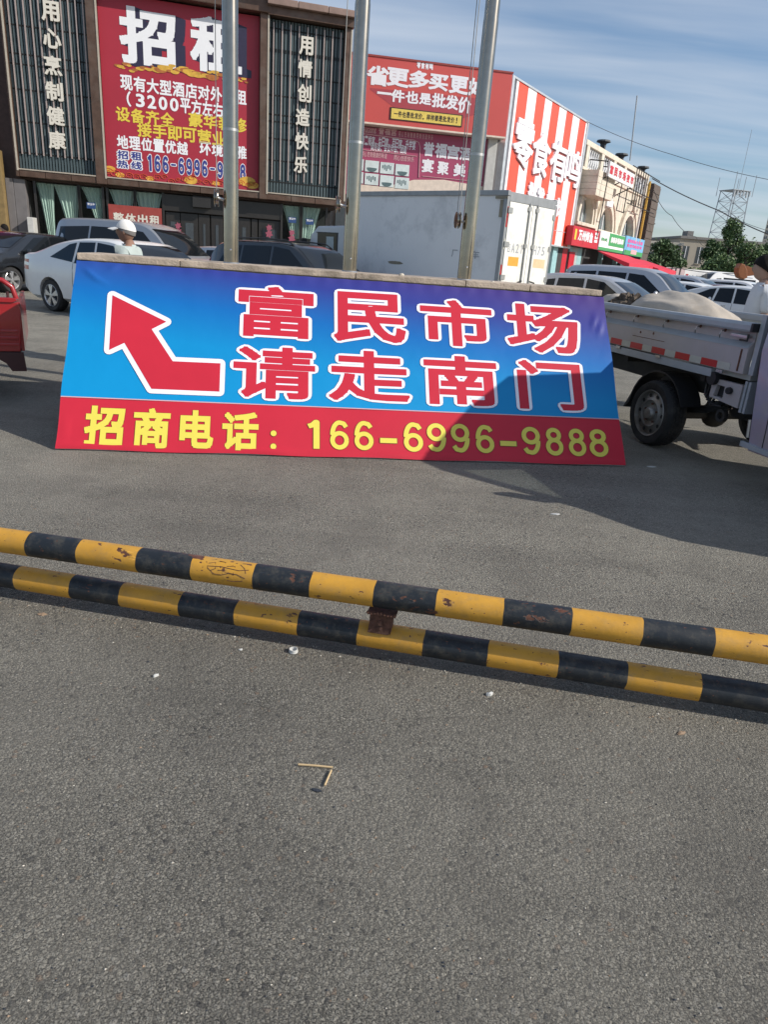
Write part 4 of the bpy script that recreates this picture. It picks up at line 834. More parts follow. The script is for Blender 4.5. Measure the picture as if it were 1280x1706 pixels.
# ================================================================== striped pipe barrier
ZL = .088
L0, L1 = gnd(0, 957, ZL), gnd(1280, 1163, ZL); be = (L1 - L0).normalized(); bang = math.degrees(math.atan2(be.y, be.x))
BF = Frame(L0, bang); RR = .052
bar = thing('pipe_barrier', L0 - Vector((0, 0, ZL)), BF.a, 'low black and yellow striped barrier of two steel pipes', 'barrier')
def rail(zc0, zc1, bands, name, x_lo, x_hi, first_yellow, yo=0.0):
    xs = [x_lo] + bands + [x_hi]; root = None
    def zz(x): return lerp(zc0, zc1, x / 3.12)
    core = MB().tube([(x_lo, yo, zz(x_lo)), (x_hi, yo, zz(x_hi))], RR - .004, 20).build(name, 'dark_steel', bar, smooth=True)
    y = first_yellow
    for a, c in zip(xs, xs[1:]):
        k = 4
        tb = MB().tube([(lerp(a, c, i / k), yo, zz(lerp(a, c, i / k))) for i in range(k + 1)], RR, 36, False)
        for q in list(range(36)) + list(range(36 * k, 36 * (k + 1))):   # hand-painted, slightly wavy edges
            x_ = a if q < 36 else c
            if x_ in (x_lo, x_hi): continue
            an = (q % 36) * 6.28318 / 36; p = tb.v[q]; tb.v[q] = (p[0] + .0010 * math.sin(2 * an + x_ * 31) + .0008 * math.sin(5 * an + x_ * 57), p[1], p[2])
        tb.build('yellow_band' if y else 'black_band', 'rail_yellow' if y else 'rail_black', core, smooth=True, angle=60); y = not y
up_px = ((40, 898), (125.5, 909), (225.5, 923), (317, 937), (420.5, 954), (516, 970), (622.5, 987), (727, 1002), (839.5, 1018), (954, 1034), (1073, 1050), (1194.5, 1066))
lo_px = ((22, 961), (114, 975), (197, 988), (297, 1005), (390, 1021), (495, 1038), (595, 1056), (705, 1073), (813, 1090), (931, 1107), (1047, 1125), (1171, 1145))
ub = [BF.xz(*p, -.026 - RR * .87)[0] for p in up_px]; lb = [BF.xz(*p, -RR * .87)[0] for p in lo_px]
rail(ZL + .181, ZL + .209, ub, 'upper_pipe', -.62, 3.75, True, -.026)
rail(ZL, ZL, lb, 'lower_pipe', -.62, 3.75, False)
def scribble(pts, r_=.0016):
    out = []
    for u, v in pts:
        x_, z_ = BF.xz(u, v + 7, -.026 - RR); zc = lerp(ZL + .181, ZL + .209, x_ / 3.12); dz = max(-.05, min(.05, z_ - zc)); out.append((x_, -.026 - math.sqrt(max(0, RR * RR - dz * dz)) - .0002, z_))
    MB().tube(out, r_, 5).build('rust_scratch', 'rust', bar)
for pts in ([(339, 933), (345, 941), (356, 949), (368, 951), (380, 949), (394, 951), (408, 957)], [(344, 935), (354, 935), (357, 942), (350, 944)], [(360, 934), (370, 936), (371, 945), (362, 944)], [(375, 940), (388, 941), (388, 950), (378, 948)], [(395, 940), (404, 944), (408, 950)], [(378, 960), (390, 962), (404, 961)], [(343, 938), (366, 940), (396, 946), (412, 946)]): scribble(pts)
pxm = BF.xz(635, 1025, -.05)[0]
q = ZL + .038
MB().box(pxm - .052, -.066, q + .086, pxm + .06, .03, q + .096).build('top_plate', 'rust', bar, bevel=.002)
MB().prism([(pxm - .048, q), (pxm + .034, q), (pxm + .048, q + .086), (pxm - .04, q + .086)], -.052, -.045).build('post_web', 'rust', bar)
MB().box(pxm - .045, -.046, q, pxm + .042, .02, q + .086).build('post', 'rust', bar, bevel=.004)
MB().lathe([(.012, -.046), (.012, -.039)], (pxm, -.012, q + .05), 'y', 6).build('bolt', 'rust', bar); MB().lathe([(.008, -.044), (.008, -.038)], (pxm + .004, -.012, q + .025), 'y', 6).build('bolt', 'rust', bar)
pm = MB()
for k in range(9): pm.ball((pxm - .05 + k * .013, -.062, q + .093 + .003 * math.sin(k * 5)), .0065, 5)
pm.build('weld_bead', 'rust', bar)
for x_ in (-.55, 3.6):
    MB().box(x_ - .05, -.04, .0, x_ + .05, .04, .27).build('ground_post', 'rust', bar, bevel=.004)

# ================================================================== litter
c_ = gnd(489, 1086); cap = thing('bottle_cap', c_, .4, 'white plastic bottle cap on the asphalt below the barrier', 'bottle cap')
MB().lathe([(.0165, .0), (.0175, .002), (.0172, .0145), (.0145, .0148), (.0142, .003), (.001, .0025)], n=24).build('cap_shell', 'litter_white', cap, smooth=True); MB().lathe([(.0178, .001), (.0185, .0015), (.0185, .0035), (.0177, .004)], n=24, closed=True).build('tamper_ring', 'litter_white', cap)
a, b2, c2, d2 = gnd(497, 1273, .006), gnd(555, 1278, .006), gnd(552, 1283, .006), gnd(541, 1308, .006)
MB().tube([a, lerp(a, b2, .5) + Vector((0, 0, .001)), b2], .0034, 6).build('wooden_stick', 'litter_wood', label='longer straight wooden stick on the asphalt', cat='stick', group='broken stick pieces')
MB().tube([c2, d2], .0034, 6).build('wooden_stick', 'litter_wood', label='short stick lying across the end of the longer stick', cat='stick', group='broken stick pieces')
def chip(u, v, L_, W__, ang, mat, name, label, cat='litter', h=.004):
    p = gnd(u, v); rr = random.Random(int(u)); n_ = 9
    pts = [(L_ * math.cos(k * 6.283 / n_) * rr.uniform(.7, 1.1), W__ * math.sin(k * 6.283 / n_) * rr.uniform(.7, 1.1)) for k in range(n_)]
    m = MB(); top = [(x, y, h * rr.uniform(.6, 1.6)) for x, y in pts] + [(0, 0, h * 1.5)]; m.add(top + [(x, y, .0005) for x, y in pts], [(i, (i + 1) % n_, n_) for i in range(n_)] + [(i, (i + 1) % n_, n_ + 1 + (i + 1) % n_, n_ + 1 + i) for i in range(n_)])
    o = m.build(name, mat, label=label, cat=cat); o.location = p; o.rotation_euler = (0, 0, ang); return o
chip(527, 1317, .016, .006, -.2, 'litter_dark', 'plastic_scrap', 'small dark scrap just under the sticks')
chip(815, 1158, .015, .009, .3, 'litter_white', 'paper_scrap', 'crumpled white paper scrap below the barrier right side', h=.008)
chip(260, 1127, .014, .0035, .8, 'litter_white', 'cigarette_butt', 'white butt on the asphalt below the lower pipe left side', 'cigarette butt', .007)
chip(401, 1083, .008, .004, .2, 'litter_white', 'paper_scrap', 'tiny white scrap left of the bottle cap')
chip(70, 1024, .02, .012, .2, 'litter_tan', 'dry_leaf', 'brown dry leaf near the left end of the barrier', 'leaf')
chip(1135, 1222, .02, .008, .5, 'litter_tan', 'dry_leaf', 'brown dry leaf near the lower right of the barrier', 'leaf')
chip(925, 857, .03, .012, .1, 'litter_white', 'paper_scrap', 'white scrap in the edge of the truck shadow')
chip(1070, 1108, .03, .010, .2, 'litter_dark', 'dead_twig', 'dark twig scraps behind the lower pipe right side')
chip(1085, 778, .05, .015, .1, 'litter_white', 'paper_scrap', 'flat white scrap beside the sign right corner')
rr = random.Random(11)
for mat, n_, lab in (('litter_tan', 420, 'fine tan grit strewn over the near asphalt'), ('litter_dark', 420, 'fine dark grit strewn over the near asphalt'), ('pebble', 260, 'fine pale grit strewn over the near asphalt')):
    m = MB()
    for k in range(n_):
        if k % 3 == 0:                       # swept against the barrier
            p = L0 + be * rr.uniform(-.1, 3.3) + Vector((-be.y, be.x, 0)) * rr.gauss(-.02, .10)
        else: p = gnd(rr.uniform(0, 1280), 820 + 880 * rr.random())
        r_ = rr.uniform(.0012, .0032) * (1.3 if k % 3 == 0 else 1); a = rr.uniform(0, 3.14); e = rr.uniform(1, 2.6)
        q = [(r_ * e * math.cos(a + t) * (1 if t % 3.14 < 1 else .6), r_ * math.sin(a + t)) for t in (0, 1.4, 2.9, 4.4)]
        m.add([(p.x + x, p.y + y, .0008) for x, y in q] + [(p.x, p.y, r_ * 1.3)], [(0, 1, 4), (1, 2, 4), (2, 3, 4), (3, 0, 4)])
    m.build('loose_grit', mat, label=lab, cat='grit', kind='stuff')

# ================================================================== lavender pickup truck on the right
TPHI = -73.5; tw = gnd(1085, 746)
tk = thing('pickup_truck', tw, rad(TPHI), 'small lavender flatbed truck with a silver side board and sacks', 'truck')
TW = 1.48; HUB = (-.13, .305)
def tprism(name, poly, y0, y1, mat, parent=tk, bevel=0.0): return MB().prism(poly, y0, y1, 'y').build(name, mat, parent, bevel=bevel)
xr, xf = -1.95, .93
box('bed_floor', (xr, .06, .80, xf, TW - .06, .845), 'bed_inside', tk)
prof = [(.0, .845), (.0, 1.045), (.04, 1.085), (.04, 1.175), (.055, 1.175), (.055, .845)]
for side in (0, 1):
    pr = [(y if not side else TW - y, z) for y, z in prof]
    sb = MB().prism(pr, xr, xf - .03, 'x').build('side_board' if side == 0 else 'far_side_board', 'truck_bed_paint' if side == 0 else 'bed_inside', tk, bevel=.004)
    ra = MB().prism([((y if not side else TW - y), z) for y, z in ((-.022, 1.165), (-.03, 1.18), (-.03, 1.215), (-.015, 1.235), (.05, 1.235), (.06, 1.22), (.06, 1.175), (.05, 1.165))], xr, xf - .03, 'x').build('top_rail', 'truck_rail_paint', sb, bevel=.003)
    if side == 0:
        MB().box(xf - .03, -.028, 1.168, xf - .008, .058, 1.232).build('rail_end_cap', 'black_plastic', sb, bevel=.004)
        MB().prism([(-.004, 1.040), (-.004, 1.046), (.036, 1.088), (.045, 1.088), (.045, 1.04)], xr, xf - .04, 'x').build('ledge_strip', 'truck_rail_paint', sb)
        for x_ in (-1.55, -1.1, -.62, -.16, .28, .58): # rope hooks under the rail
            hk = MB().tube([(x_, .02, 1.15), (x_ + .01, -.018, 1.145), (x_, -.022, 1.115), (x_ - .012, -.006, 1.09)], .006, 6).build('rope_hook', 'steel_dull', sb); MB().lathe([(.016, -.004), (.014, .0)], (x_ + .012, .018, 1.15), 'y', 8).build('rust_stain', 'rust', sb)
        lt = box('latch', (.70, -.025, 1.115, .88, .018, 1.14), 'steel_dull', sb, bevel=.006); MB().tube([(.82, -.03, 1.10), (.90, -.03, 1.10), (.90, -.03, 1.15)], .008, 6).build('latch_bar', 'dark_steel', lt)
        for k in range(8):
            x0 = -2.0 + .345 * k + .0
            for xa_, xb_, m_, nm in ((x0 - .005, x0 + .19, 'tape_red', 'red_reflector'), (x0 + .192, x0 + .338, 'tape_white', 'white_reflector')):
                if xb_ < .88 and xa_ > xr: MB().box(xa_, -.0035, .850, xb_, -.0005, .906).build(nm, m_, sb)
        box('scratch', (-.62, -.0025, .965, -.12, -.0006, .969), 'rust', sb)
        for x_, z_ in ((-.5, 1.01), (-.3, 1.02)): MB().lathe([(.012, -.003), (.011, -.0005)], (x_, 0, z_), 'y', 8).build('rust_spot', 'rust', sb)
        for x_ in (-1.2, -.85, -.2, .62): box('board_hinge', (x_, -.012, .815, x_ + .07, .004, .84), 'steel_dull', sb, bevel=.003)
        MB().box(xf - .1, -.005, .86, xf - .085, .001, 1.03).build('gap_line', 'rust', sb)
box('tail_board', (xr - .035, .02, .845, xr - .002, TW - .02, 1.19), 'truck_bed_paint', tk, bevel=.004); box('front_board', (xf - .028, .055, .847, xf - .002, TW - .055, 1.26), 'truck_bed_paint', tk, bevel=.004)
MB().prism([(.03, .845), (.06, .845), (.06, 1.30), (.03, 1.30)], xf, xf + .045, 'x').build('corner_post', 'truck_rail_paint', tk)
MB().box(xr, .005, .765, .55, .06, .832).build('bed_sill', 'truck_rail_paint', tk, bevel=.006)
MB().lathe([(.0, -.02), (.055, -.02), (.055, .09), (.0, .09)], (.56, .03, .755), 'y', 14).build('sill_end', 'black_plastic', tk)
for y_ in (.33, 1.05): box('chassis_rail', (xr + .1, y_, .55, 2.5, y_ + .07, .70), 'dark_steel', tk)
for x_ in (-1.6, -.8, .35): box('cross_member', (x_, .08, .70, x_ + .06, TW - .08, .797), 'dark_steel', tk)
MB().tube([(HUB[0], .1, HUB[1]), (HUB[0], TW - .1, HUB[1])], .05, 10).build('axle', 'dark_steel', tk); MB().ball((HUB[0], TW / 2, HUB[1]), .13, 8).build('differential', 'dark_steel', tk, smooth=True)
for y_ in (.3, 1.1):
    for k in range(4): MB().tube([(-.75 + .08 * k, y_ + .03, .50 - .03 * k), (HUB[0], y_ + .03, .37 - .012 * k), (.5 - .08 * k, y_ + .03, .50 - .03 * k)], .018, 5).build('leaf_spring', 'dark_steel', tk)
# wheels
def truck_wheel(x, y, s):
    wn = bpy.data.objects.new('wheel', None); COL.objects.link(wn); wn.parent = tk; wn.location = (x, y, HUB[1]); wn.scale = (1, s, 1)
    R_ = HUB[1] - .002
    MB().lathe([(.215, .0), (.235, -.012), (.285, -.012), (R_ - .012, .004), (R_, .03), (R_, .16), (R_ - .012, .19), (.24, .2), (.215, .18)], (0, 0, 0), 'y', 40, True).build('tyre', 'rubber', wn, smooth=True)
    tr = MB()
    for k in range(44):
        for j in range(4):
            a = (k + .5 * (j % 2)) * 2 * math.pi / 44; y0 = .035 + j * .033
            c, s_ = math.cos(a), math.sin(a)
            tr.add([((R_ + h) * math.cos(a + da), yy, (R_ + h) * math.sin(a + da)) for h in (-.002, .006) for da in (-.045, .045) for yy in (y0, y0 + .025)], [(4, 5, 7, 6), (0, 1, 5, 4), (2, 3, 7, 6), (0, 2, 6, 4), (1, 3, 7, 5)])
    tr.build('tread', 'rubber', wn, kind='stuff')
    MB().lathe([(.222, .004), (.214, -.012), (.205, -.008), (.198, .03), (.15, .02), (.125, .0), (.118, .018), (.085, .028), (.06, .024), (.055, -.01), (.045, -.022), (.001, -.024)], (0, 0, 0), 'y', 40, caps=False).build('rim', 'steel_rim', wn, smooth=True)
    for k in range(10):
        a = k * 2 * math.pi / 10; MB().lathe([(.019, -.002), (.015, .001)], (.168 * math.cos(a), .017, .168 * math.sin(a)), 'y', 10).build('rim_hole', 'black_plastic', wn)
    for k in range(5):
        a = k * 2 * math.pi / 5 + .3; MB().lathe([(.011, -.0), (.010, .014)], (.088 * math.cos(a), .008, .088 * math.sin(a)), 'y', 6).build('wheel_nut', 'rust', wn)
    return wn
truck_wheel(HUB[0], .0, 1); truck_wheel(HUB[0], TW, -1); truck_wheel(2.05, .02, 1); truck_wheel(2.05, TW - .02, -1)
# mudguard arch behind the rear wheel
ag = [(HUB[0] + .40 * math.cos(a), HUB[1] + .40 * math.sin(a)) for a in [rad(x) for x in range(20, 176, 12)]]
arc = ag + [(HUB[0] - .47, .27), (HUB[0] - .45, .27)] + [(HUB[0] + .385 * math.cos(a), HUB[1] + .385 * math.sin(a)) for a in [rad(x) for x in range(175, 19, -12)]]
for y0 in (.03, TW - .25): tprism('mudguard', arc, y0, y0 + .22, 'black_plastic')
# fuel filler box, tank, hoses
fb = flat([(.54, .60), (.88, .57), (.88, .755), (.58, .755), (.54, .72)], [[(.585, .615), (.695, .61), (.695, .71), (.60, .71)]], 'tank_bracket', 'truck_bed_paint', tk, .05, .09)
box('box_inner', (.58, .095, .605, .70, .2, .715), 'black_plastic', tk)
MB().lathe([(.001, -.035), (.028, -.035), (.03, -.01), (.024, 0)], (.77, .05, .69), 'y', 8).build('filler_cap', 'black_plastic', tk)
for x0 in (.89, .93): box('bracket_rib', (x0, .06, .54, x0 + .025, .3, .79), 'truck_rail_paint', tk)
for k in range(5): MB().tube([(.40 + .03 * k, .12 + .02 * k, .68), (.44 + .02 * k, .09, .60 - .02 * k), (.50 + .03 * k, .12, .53), (.6, .2, .58)], .012, 6).build('hose', 'black_plastic', tk)
MB().lathe([(.03, -.02), (.055, -.02), (.055, .02), (.03, .02)], (.66, .12, .46), 'y', 16, True).build('towing_eye', 'dark_steel', tk); MB().tube([(.98, .12, .50), (1.0, .12, .36)], .022, 8).build('exhaust', 'steel_dull', tk)
box('under_box', (.5, .35, .42, 1.0, .95, .68), 'dark_steel', tk, bevel=.03)
# cab
side_out = [(1.17, .30), (1.12, .62), (1.06, 1.05), (1.04, 1.30), (1.06, 1.80), (1.13, 1.92), (1.50, 1.97), (1.98, 1.93), (2.22, 1.83), (2.62, 1.22), (2.86, 1.08), (2.97, .95), (3.02, .55), (2.98, .32), (2.42, .30), (2.36, .48), (2.22, .61), (2.05, .65), (1.88, .61), (1.74, .48), (1.68, .30)]
side_win = [(1.34, 1.22), (1.34, 1.70), (1.60, 1.78), (2.02, 1.75), (2.22, 1.62), (2.46, 1.24)]
def cab_y(z): return -.02 + .0 if z < 1.12 else -.02 + .16 * (z - 1.12) / .75
def cab_side(flip):
    V, T = None, None
    o_, w_ = side_out, side_win
    pts = o_ + w_; n1, n2 = len(o_), len(w_)
    r = delaunay_2d_cdt([Vector(p) for p in pts], [(i, (i + 1) % n1) for i in range(n1)] + [(n1 + i, n1 + (i + 1) % n2) for i in range(n2)], [], 1, 1e-6)
    def ins(c, lp):
        f_ = False
        for i in range(len(lp)):
            (x1, y1), (x2, y2) = lp[i], lp[(i + 1) % len(lp)]
            if (y1 > c.y) != (y2 > c.y) and c.x < (x2 - x1) * (c.y - y1) / (y2 - y1) + x1: f_ = not f_
        return f_
    T = [f for f in r[2] if ins((r[0][f[0]] + r[0][f[1]] + r[0][f[2]]) / 3, o_) and not ins((r[0][f[0]] + r[0][f[1]] + r[0][f[2]]) / 3, w_)]
    Y = lambda z: cab_y(z) if not flip else TW - cab_y(z)
    L_ = Letters(); L_.raw([(v.x, Y(v.y), v.y) for v in r[0]], T, .03 if not flip else -.03)
    if flip: pass
    sd = L_.build('cab_side', 'truck_lavender', tk)
    g = MB().add([(x, Y(z) + (.012 if not flip else -.012), z) for x, z in w_], [tuple(range(n2))]); g.build('side_window', 'clear_glass', sd)
    if not flip:
        for pts_ in ([(1.30, .34), (1.27, .9), (1.24, 1.2), (1.26, 1.74)], [(1.27, .92), (1.95, .95), (2.6, .98)]): MB().tube([(x, Y(z) - .001, z) for x, z in pts_], .004, 5).build('door_seam', 'black_plastic', sd)
        MB().prism([(1.10, .36), (1.68, .34), (1.68, .31), (1.10, .32)], -.045, -.021, 'y').build('sill_trim', 'truck_rail_paint', sd)
        box('door_handle', (1.36, -.045, 1.0, 1.52, -.022, 1.03), 'black_plastic', sd)
cab_side(False); cab_side(True)
def strip(ids, name, mat, inset=0.0):
    m = MB()
    for (x1, z1), (x2, z2) in zip(ids, ids[1:]):
        ya, yb_ = cab_y(z1) + .002, cab_y(z2) + .002; m.add([(x1, ya, z1), (x2, yb_, z2), (x2, TW - yb_, z2), (x1, TW - ya, z1)], [(0, 1, 2, 3)])
    return m.build(name, mat, tk, smooth=True, angle=60)
strip(side_out[4:9], 'roof', 'truck_lavender'); strip(side_out[9:14], 'front_panel', 'truck_lavender'); strip(side_out[8:10], 'windshield', 'clear_glass')
strip(side_out[0:4], 'cab_rear_panel', 'truck_lavender'); strip(side_out[3:5], 'rear_window', 'clear_glass')
box('dashboard', (2.2, .06, .9, 2.6, TW - .06, 1.15), 'black_plastic', tk)
for y_ in (.2, .85): box('seat', (1.35, y_, .6, 1.85, y_ + .45, .95), 'black_plastic', tk, bevel=.05); box('seat_back', (1.28, y_, .9, 1.42, y_ + .45, 1.45), 'black_plastic', tk, bevel=.05)
box('bumper', (2.98, .0, .32, 3.1, TW, .55), 'black_plastic', tk, bevel=.03)
for y_ in (.12, TW - .38): box('headlight', (2.93, y_, .78, 2.99, y_ + .26, .93), 'lamp_clear', tk, bevel=.02)
mr_ = MB().box(2.42, -.2, 1.22, 2.48, -.06, 1.45).build('door_mirror', 'black_plastic', tk, bevel=.02); MB().tube([(2.45, -.08, 1.2), (2.5, .0, 1.15)], .012, 6).build('mirror_arm', 'black_plastic', mr_)
# sacks in the bed (things of their own)
def tworld(x, y, z): return tk.location + Matrix.Rotation(rad(TPHI), 3, 'Z') @ Vector((x, y, z))
def sack(x, y, z, L_, W__, Hh_, rz, mat, label, seed, name='canvas_sack', skew=0.0):
    rr_ = random.Random(seed); m = MB(); nu, nv = 56, 40; vs = []
    ph = [rr_.uniform(0, 6) for _ in range(6)]
    for j in range(nv + 1):
        t = j / nv; 
        for i in range(nu):
            a = 2 * math.pi * i / nu; th = math.pi * t
            rx_ = abs(math.sin(th)) ** .75; xx = -math.cos(th) * L_ * (1 - .06 * math.cos(2 * th))
            k = 1 + .05 * math.sin(3 * a + ph[0] + 4 * t) + .04 * math.sin(5 * a + ph[1] - 7 * t) + .03 * math.sin(9 * t + 7 * a + ph[2]) + .05 * abs(math.sin(13 * t + 2.2 * math.sin(3 * a + ph[4]) + ph[5])) - .045 * abs(math.sin(6 * a + 5 * t + ph[4])) ** .5
            yy = W__ * rx_ * math.cos(a) * k; zz = Hh_ * rx_ * math.sin(a) * k * (1 + .15 * math.sin(2.2 * t + ph[3])) * (1 + skew * (.42 - t) * (1 if math.sin(a) > 0 else 0))
            vs.append((xx, yy, max(zz, -Hh_ * .82) + Hh_ * .82))
    m.add(vs, [(j * nu + i, j * nu + (i + 1) % nu, (j + 1) * nu + (i + 1) % nu, (j + 1) * nu + i) for j in range(nv) for i in range(nu)])
    if mat == 'rags': m.v = [(p[0] + rr_.uniform(-.03, .03), p[1] + rr_.uniform(-.03, .03), p[2] * rr_.uniform(.86, 1.05)) for p in m.v]
    o = m.build(name, mat, None, smooth=mat != 'rags', angle=80, label=label, cat='sack' if 'sack' in name else 'rags'); o.location = tworld(x, y, z); o.rotation_euler = (0, 0, rad(TPHI) + rz); return o
sack(-.60, .50, .847, .68, .38, .30, .06, 'sackcloth', 'big full canvas sack lying along the truck bed', 5, skew=.95)
sack(-1.72, .46, .847, .24, .22, .255, .5, 'sackcloth', 'small canvas sack behind the big one near the tailboard', 9)
sack(-1.42, .42, .848, .25, .26, .255, .2, 'rags', 'dark bundle of rags between the two sacks', 13, 'rag_bundle')
for k in range(8):
    rr_ = random.Random(k + 40); p = (-1.40 + rr_.uniform(-.2, .2), .32 + rr_.uniform(0, .3), 1.28 + rr_.uniform(-.03, .06)); q2 = (p[0] + rr_.uniform(-.18, .18), p[1] + rr_.uniform(-.1, .1), p[2] + rr_.uniform(-.08, .06))
    MB().tube([tworld(*p), tworld(*q2)], .012, 5).build('twig', 'rags', label='dark twigs sticking out of the rag bundle', cat='twig', group='twigs on the rags')

# ================================================================== red cargo tricycle at the left edge
tp = atY(42, 590, 6.35); tp.z = 0
tr_ = thing('cargo_tricycle', tp, rad(26), 'red cargo tricycle tail at the left edge with white lettering', 'tricycle')
zt0 = .29
box('cargo_floor', (-1.08, .02, .46, -.03, 1.5, .50), 'trike_dark', tr_)
MB().prism([(-1.1, .47), (-.035, .47), (-.02, .62), (.0, .84), (-.02, .9), (-1.1, .9)], 0, .03, 'y').build('tail_gate', 'trike_red', tr_, bevel=.006)
for z_ in (.52, .58, .64): MB().box(-1.1, -.014, z_, -.04, .002, z_ + .022).build('panel_rib', 'trike_red', tr_, bevel=.005)
for x_ in (-.03, -1.1): MB().prism([(0.04, .47), (1.5, .47), (1.5, .9), (.04, .9)], x_, x_ + .03, 'x').build('side_panel', 'trike_red', tr_, bevel=.005)
MB().prism([(-1.1, .90), (-.06, .90), (-.02, .915), (-.03, .94), (-1.1, .94)], -.02, .04, 'y').build('top_lip', 'trike_red', tr_, bevel=.006)
MB().tube([(-1.1, .01, .93), (-1.06, .01, 1.05), (-.95, .01, 1.10), (-.22, .01, 1.10), (-.12, .01, 1.085), (-.05, .01, 1.03), (-.025, .01, .93)], .022, 10).build('hand_rail', 'trike_red', tr_, smooth=True)
MB().tube([(-.09, .01, .94), (-.09, .01, .99)], .012, 8).build('rail_bolt', 'trike_dark', tr_)
MB().prism([(-.12, zt0), (.0, zt0), (-.012, .46), (-1.1, .46), (-1.1, .40), (-.22, .40), (-.16, .36)], .0, .035, 'y').build('mud_skirt', 'trike_dark', tr_, bevel=.004)
Letters().char('代', (-.33, .69, -.18, .84), -.003, .11, 6).build('lettering_outline', 'poster_white', tr_); Letters().char('代', (-.318, .702, -.192, .828), -.006, .04, 6).build('lettering', 'poster_blue', tr_)
Letters().char('时', (-.50, .70, -.37, .83), -.003, .11, 6).build('lettering_outline', 'poster_white', tr_); Letters().char('时', (-.488, .712, -.382, .818), -.006, .04, 6).build('lettering', 'poster_blue', tr_)
for x_ in (-1.02, -.52): MB().lathe([(.16, 0), (.23, -.01), (.255, .03), (.255, .07), (.23, .11), (.16, .1)], (x_, .75, .256), 'x', 28, True).build('wheel', 'rubber', tr_, smooth=True)
MB().lathe([(.2, .0), (.25, .01), (.262, .03), (.262, .07), (.25, .09), (.2, .1)], (-.6, 2.6, .262), 'x', 28, True).build('wheel', 'rubber', tr_, smooth=True)
MB().tube([(-.55, 1.5, .45), (-.55, 2.2, .5), (-.55, 2.45, .95), (-.55, 2.6, .26)], .03, 8).build('frame', 'trike_red', tr_); MB().tube([(-.95, 2.4, 1.05), (-.55, 2.45, .98), (-.15, 2.4, 1.05)], .016, 8).build('handlebar', 'dark_steel', tr_); box('seat', (-.75, 1.65, .65, -.35, 2.1, .75), 'black_plastic', tr_, bevel=.03)

# ================================================================== cars
def smooth_prof(pts, x):
    """Catmull-Rom through (x, z)"""
    n = len(pts)
    if x <= pts[0][0]: return pts[0][1]
    if x >= pts[-1][0]: return pts[-1][1]
    for i in range(n - 1):
        if x <= pts[i + 1][0]:
            x0, z0 = pts[i]; x1, z1 = pts[i + 1]; t = (x - x0) / (x1 - x0)
            def sl(j):
                a = pts[max(j - 1, 0)]; b = pts[min(j + 1, n - 1)]
                s = (b[1] - a[1]) / (b[0] - a[0])
                if 0 < j < n - 1:
                    s1 = (pts[j][1] - a[1]) / (pts[j][0] - a[0]); s2 = (b[1] - pts[j][1]) / (b[0] - pts[j][0])
                    if s1 * s2 <= 0: return 0
                    s = max(-3 * min(abs(s1), abs(s2)), min(3 * min(abs(s1), abs(s2)), s))
                return s
            h = x1 - x0; m0, m1 = sl(i) * h, sl(i + 1) * h
            return (2 * t**3 - 3 * t**2 + 1) * z0 + (t**3 - 2 * t**2 + t) * m0 + (-2 * t**3 + 3 * t**2) * z1 + (t**3 - t**2) * m1
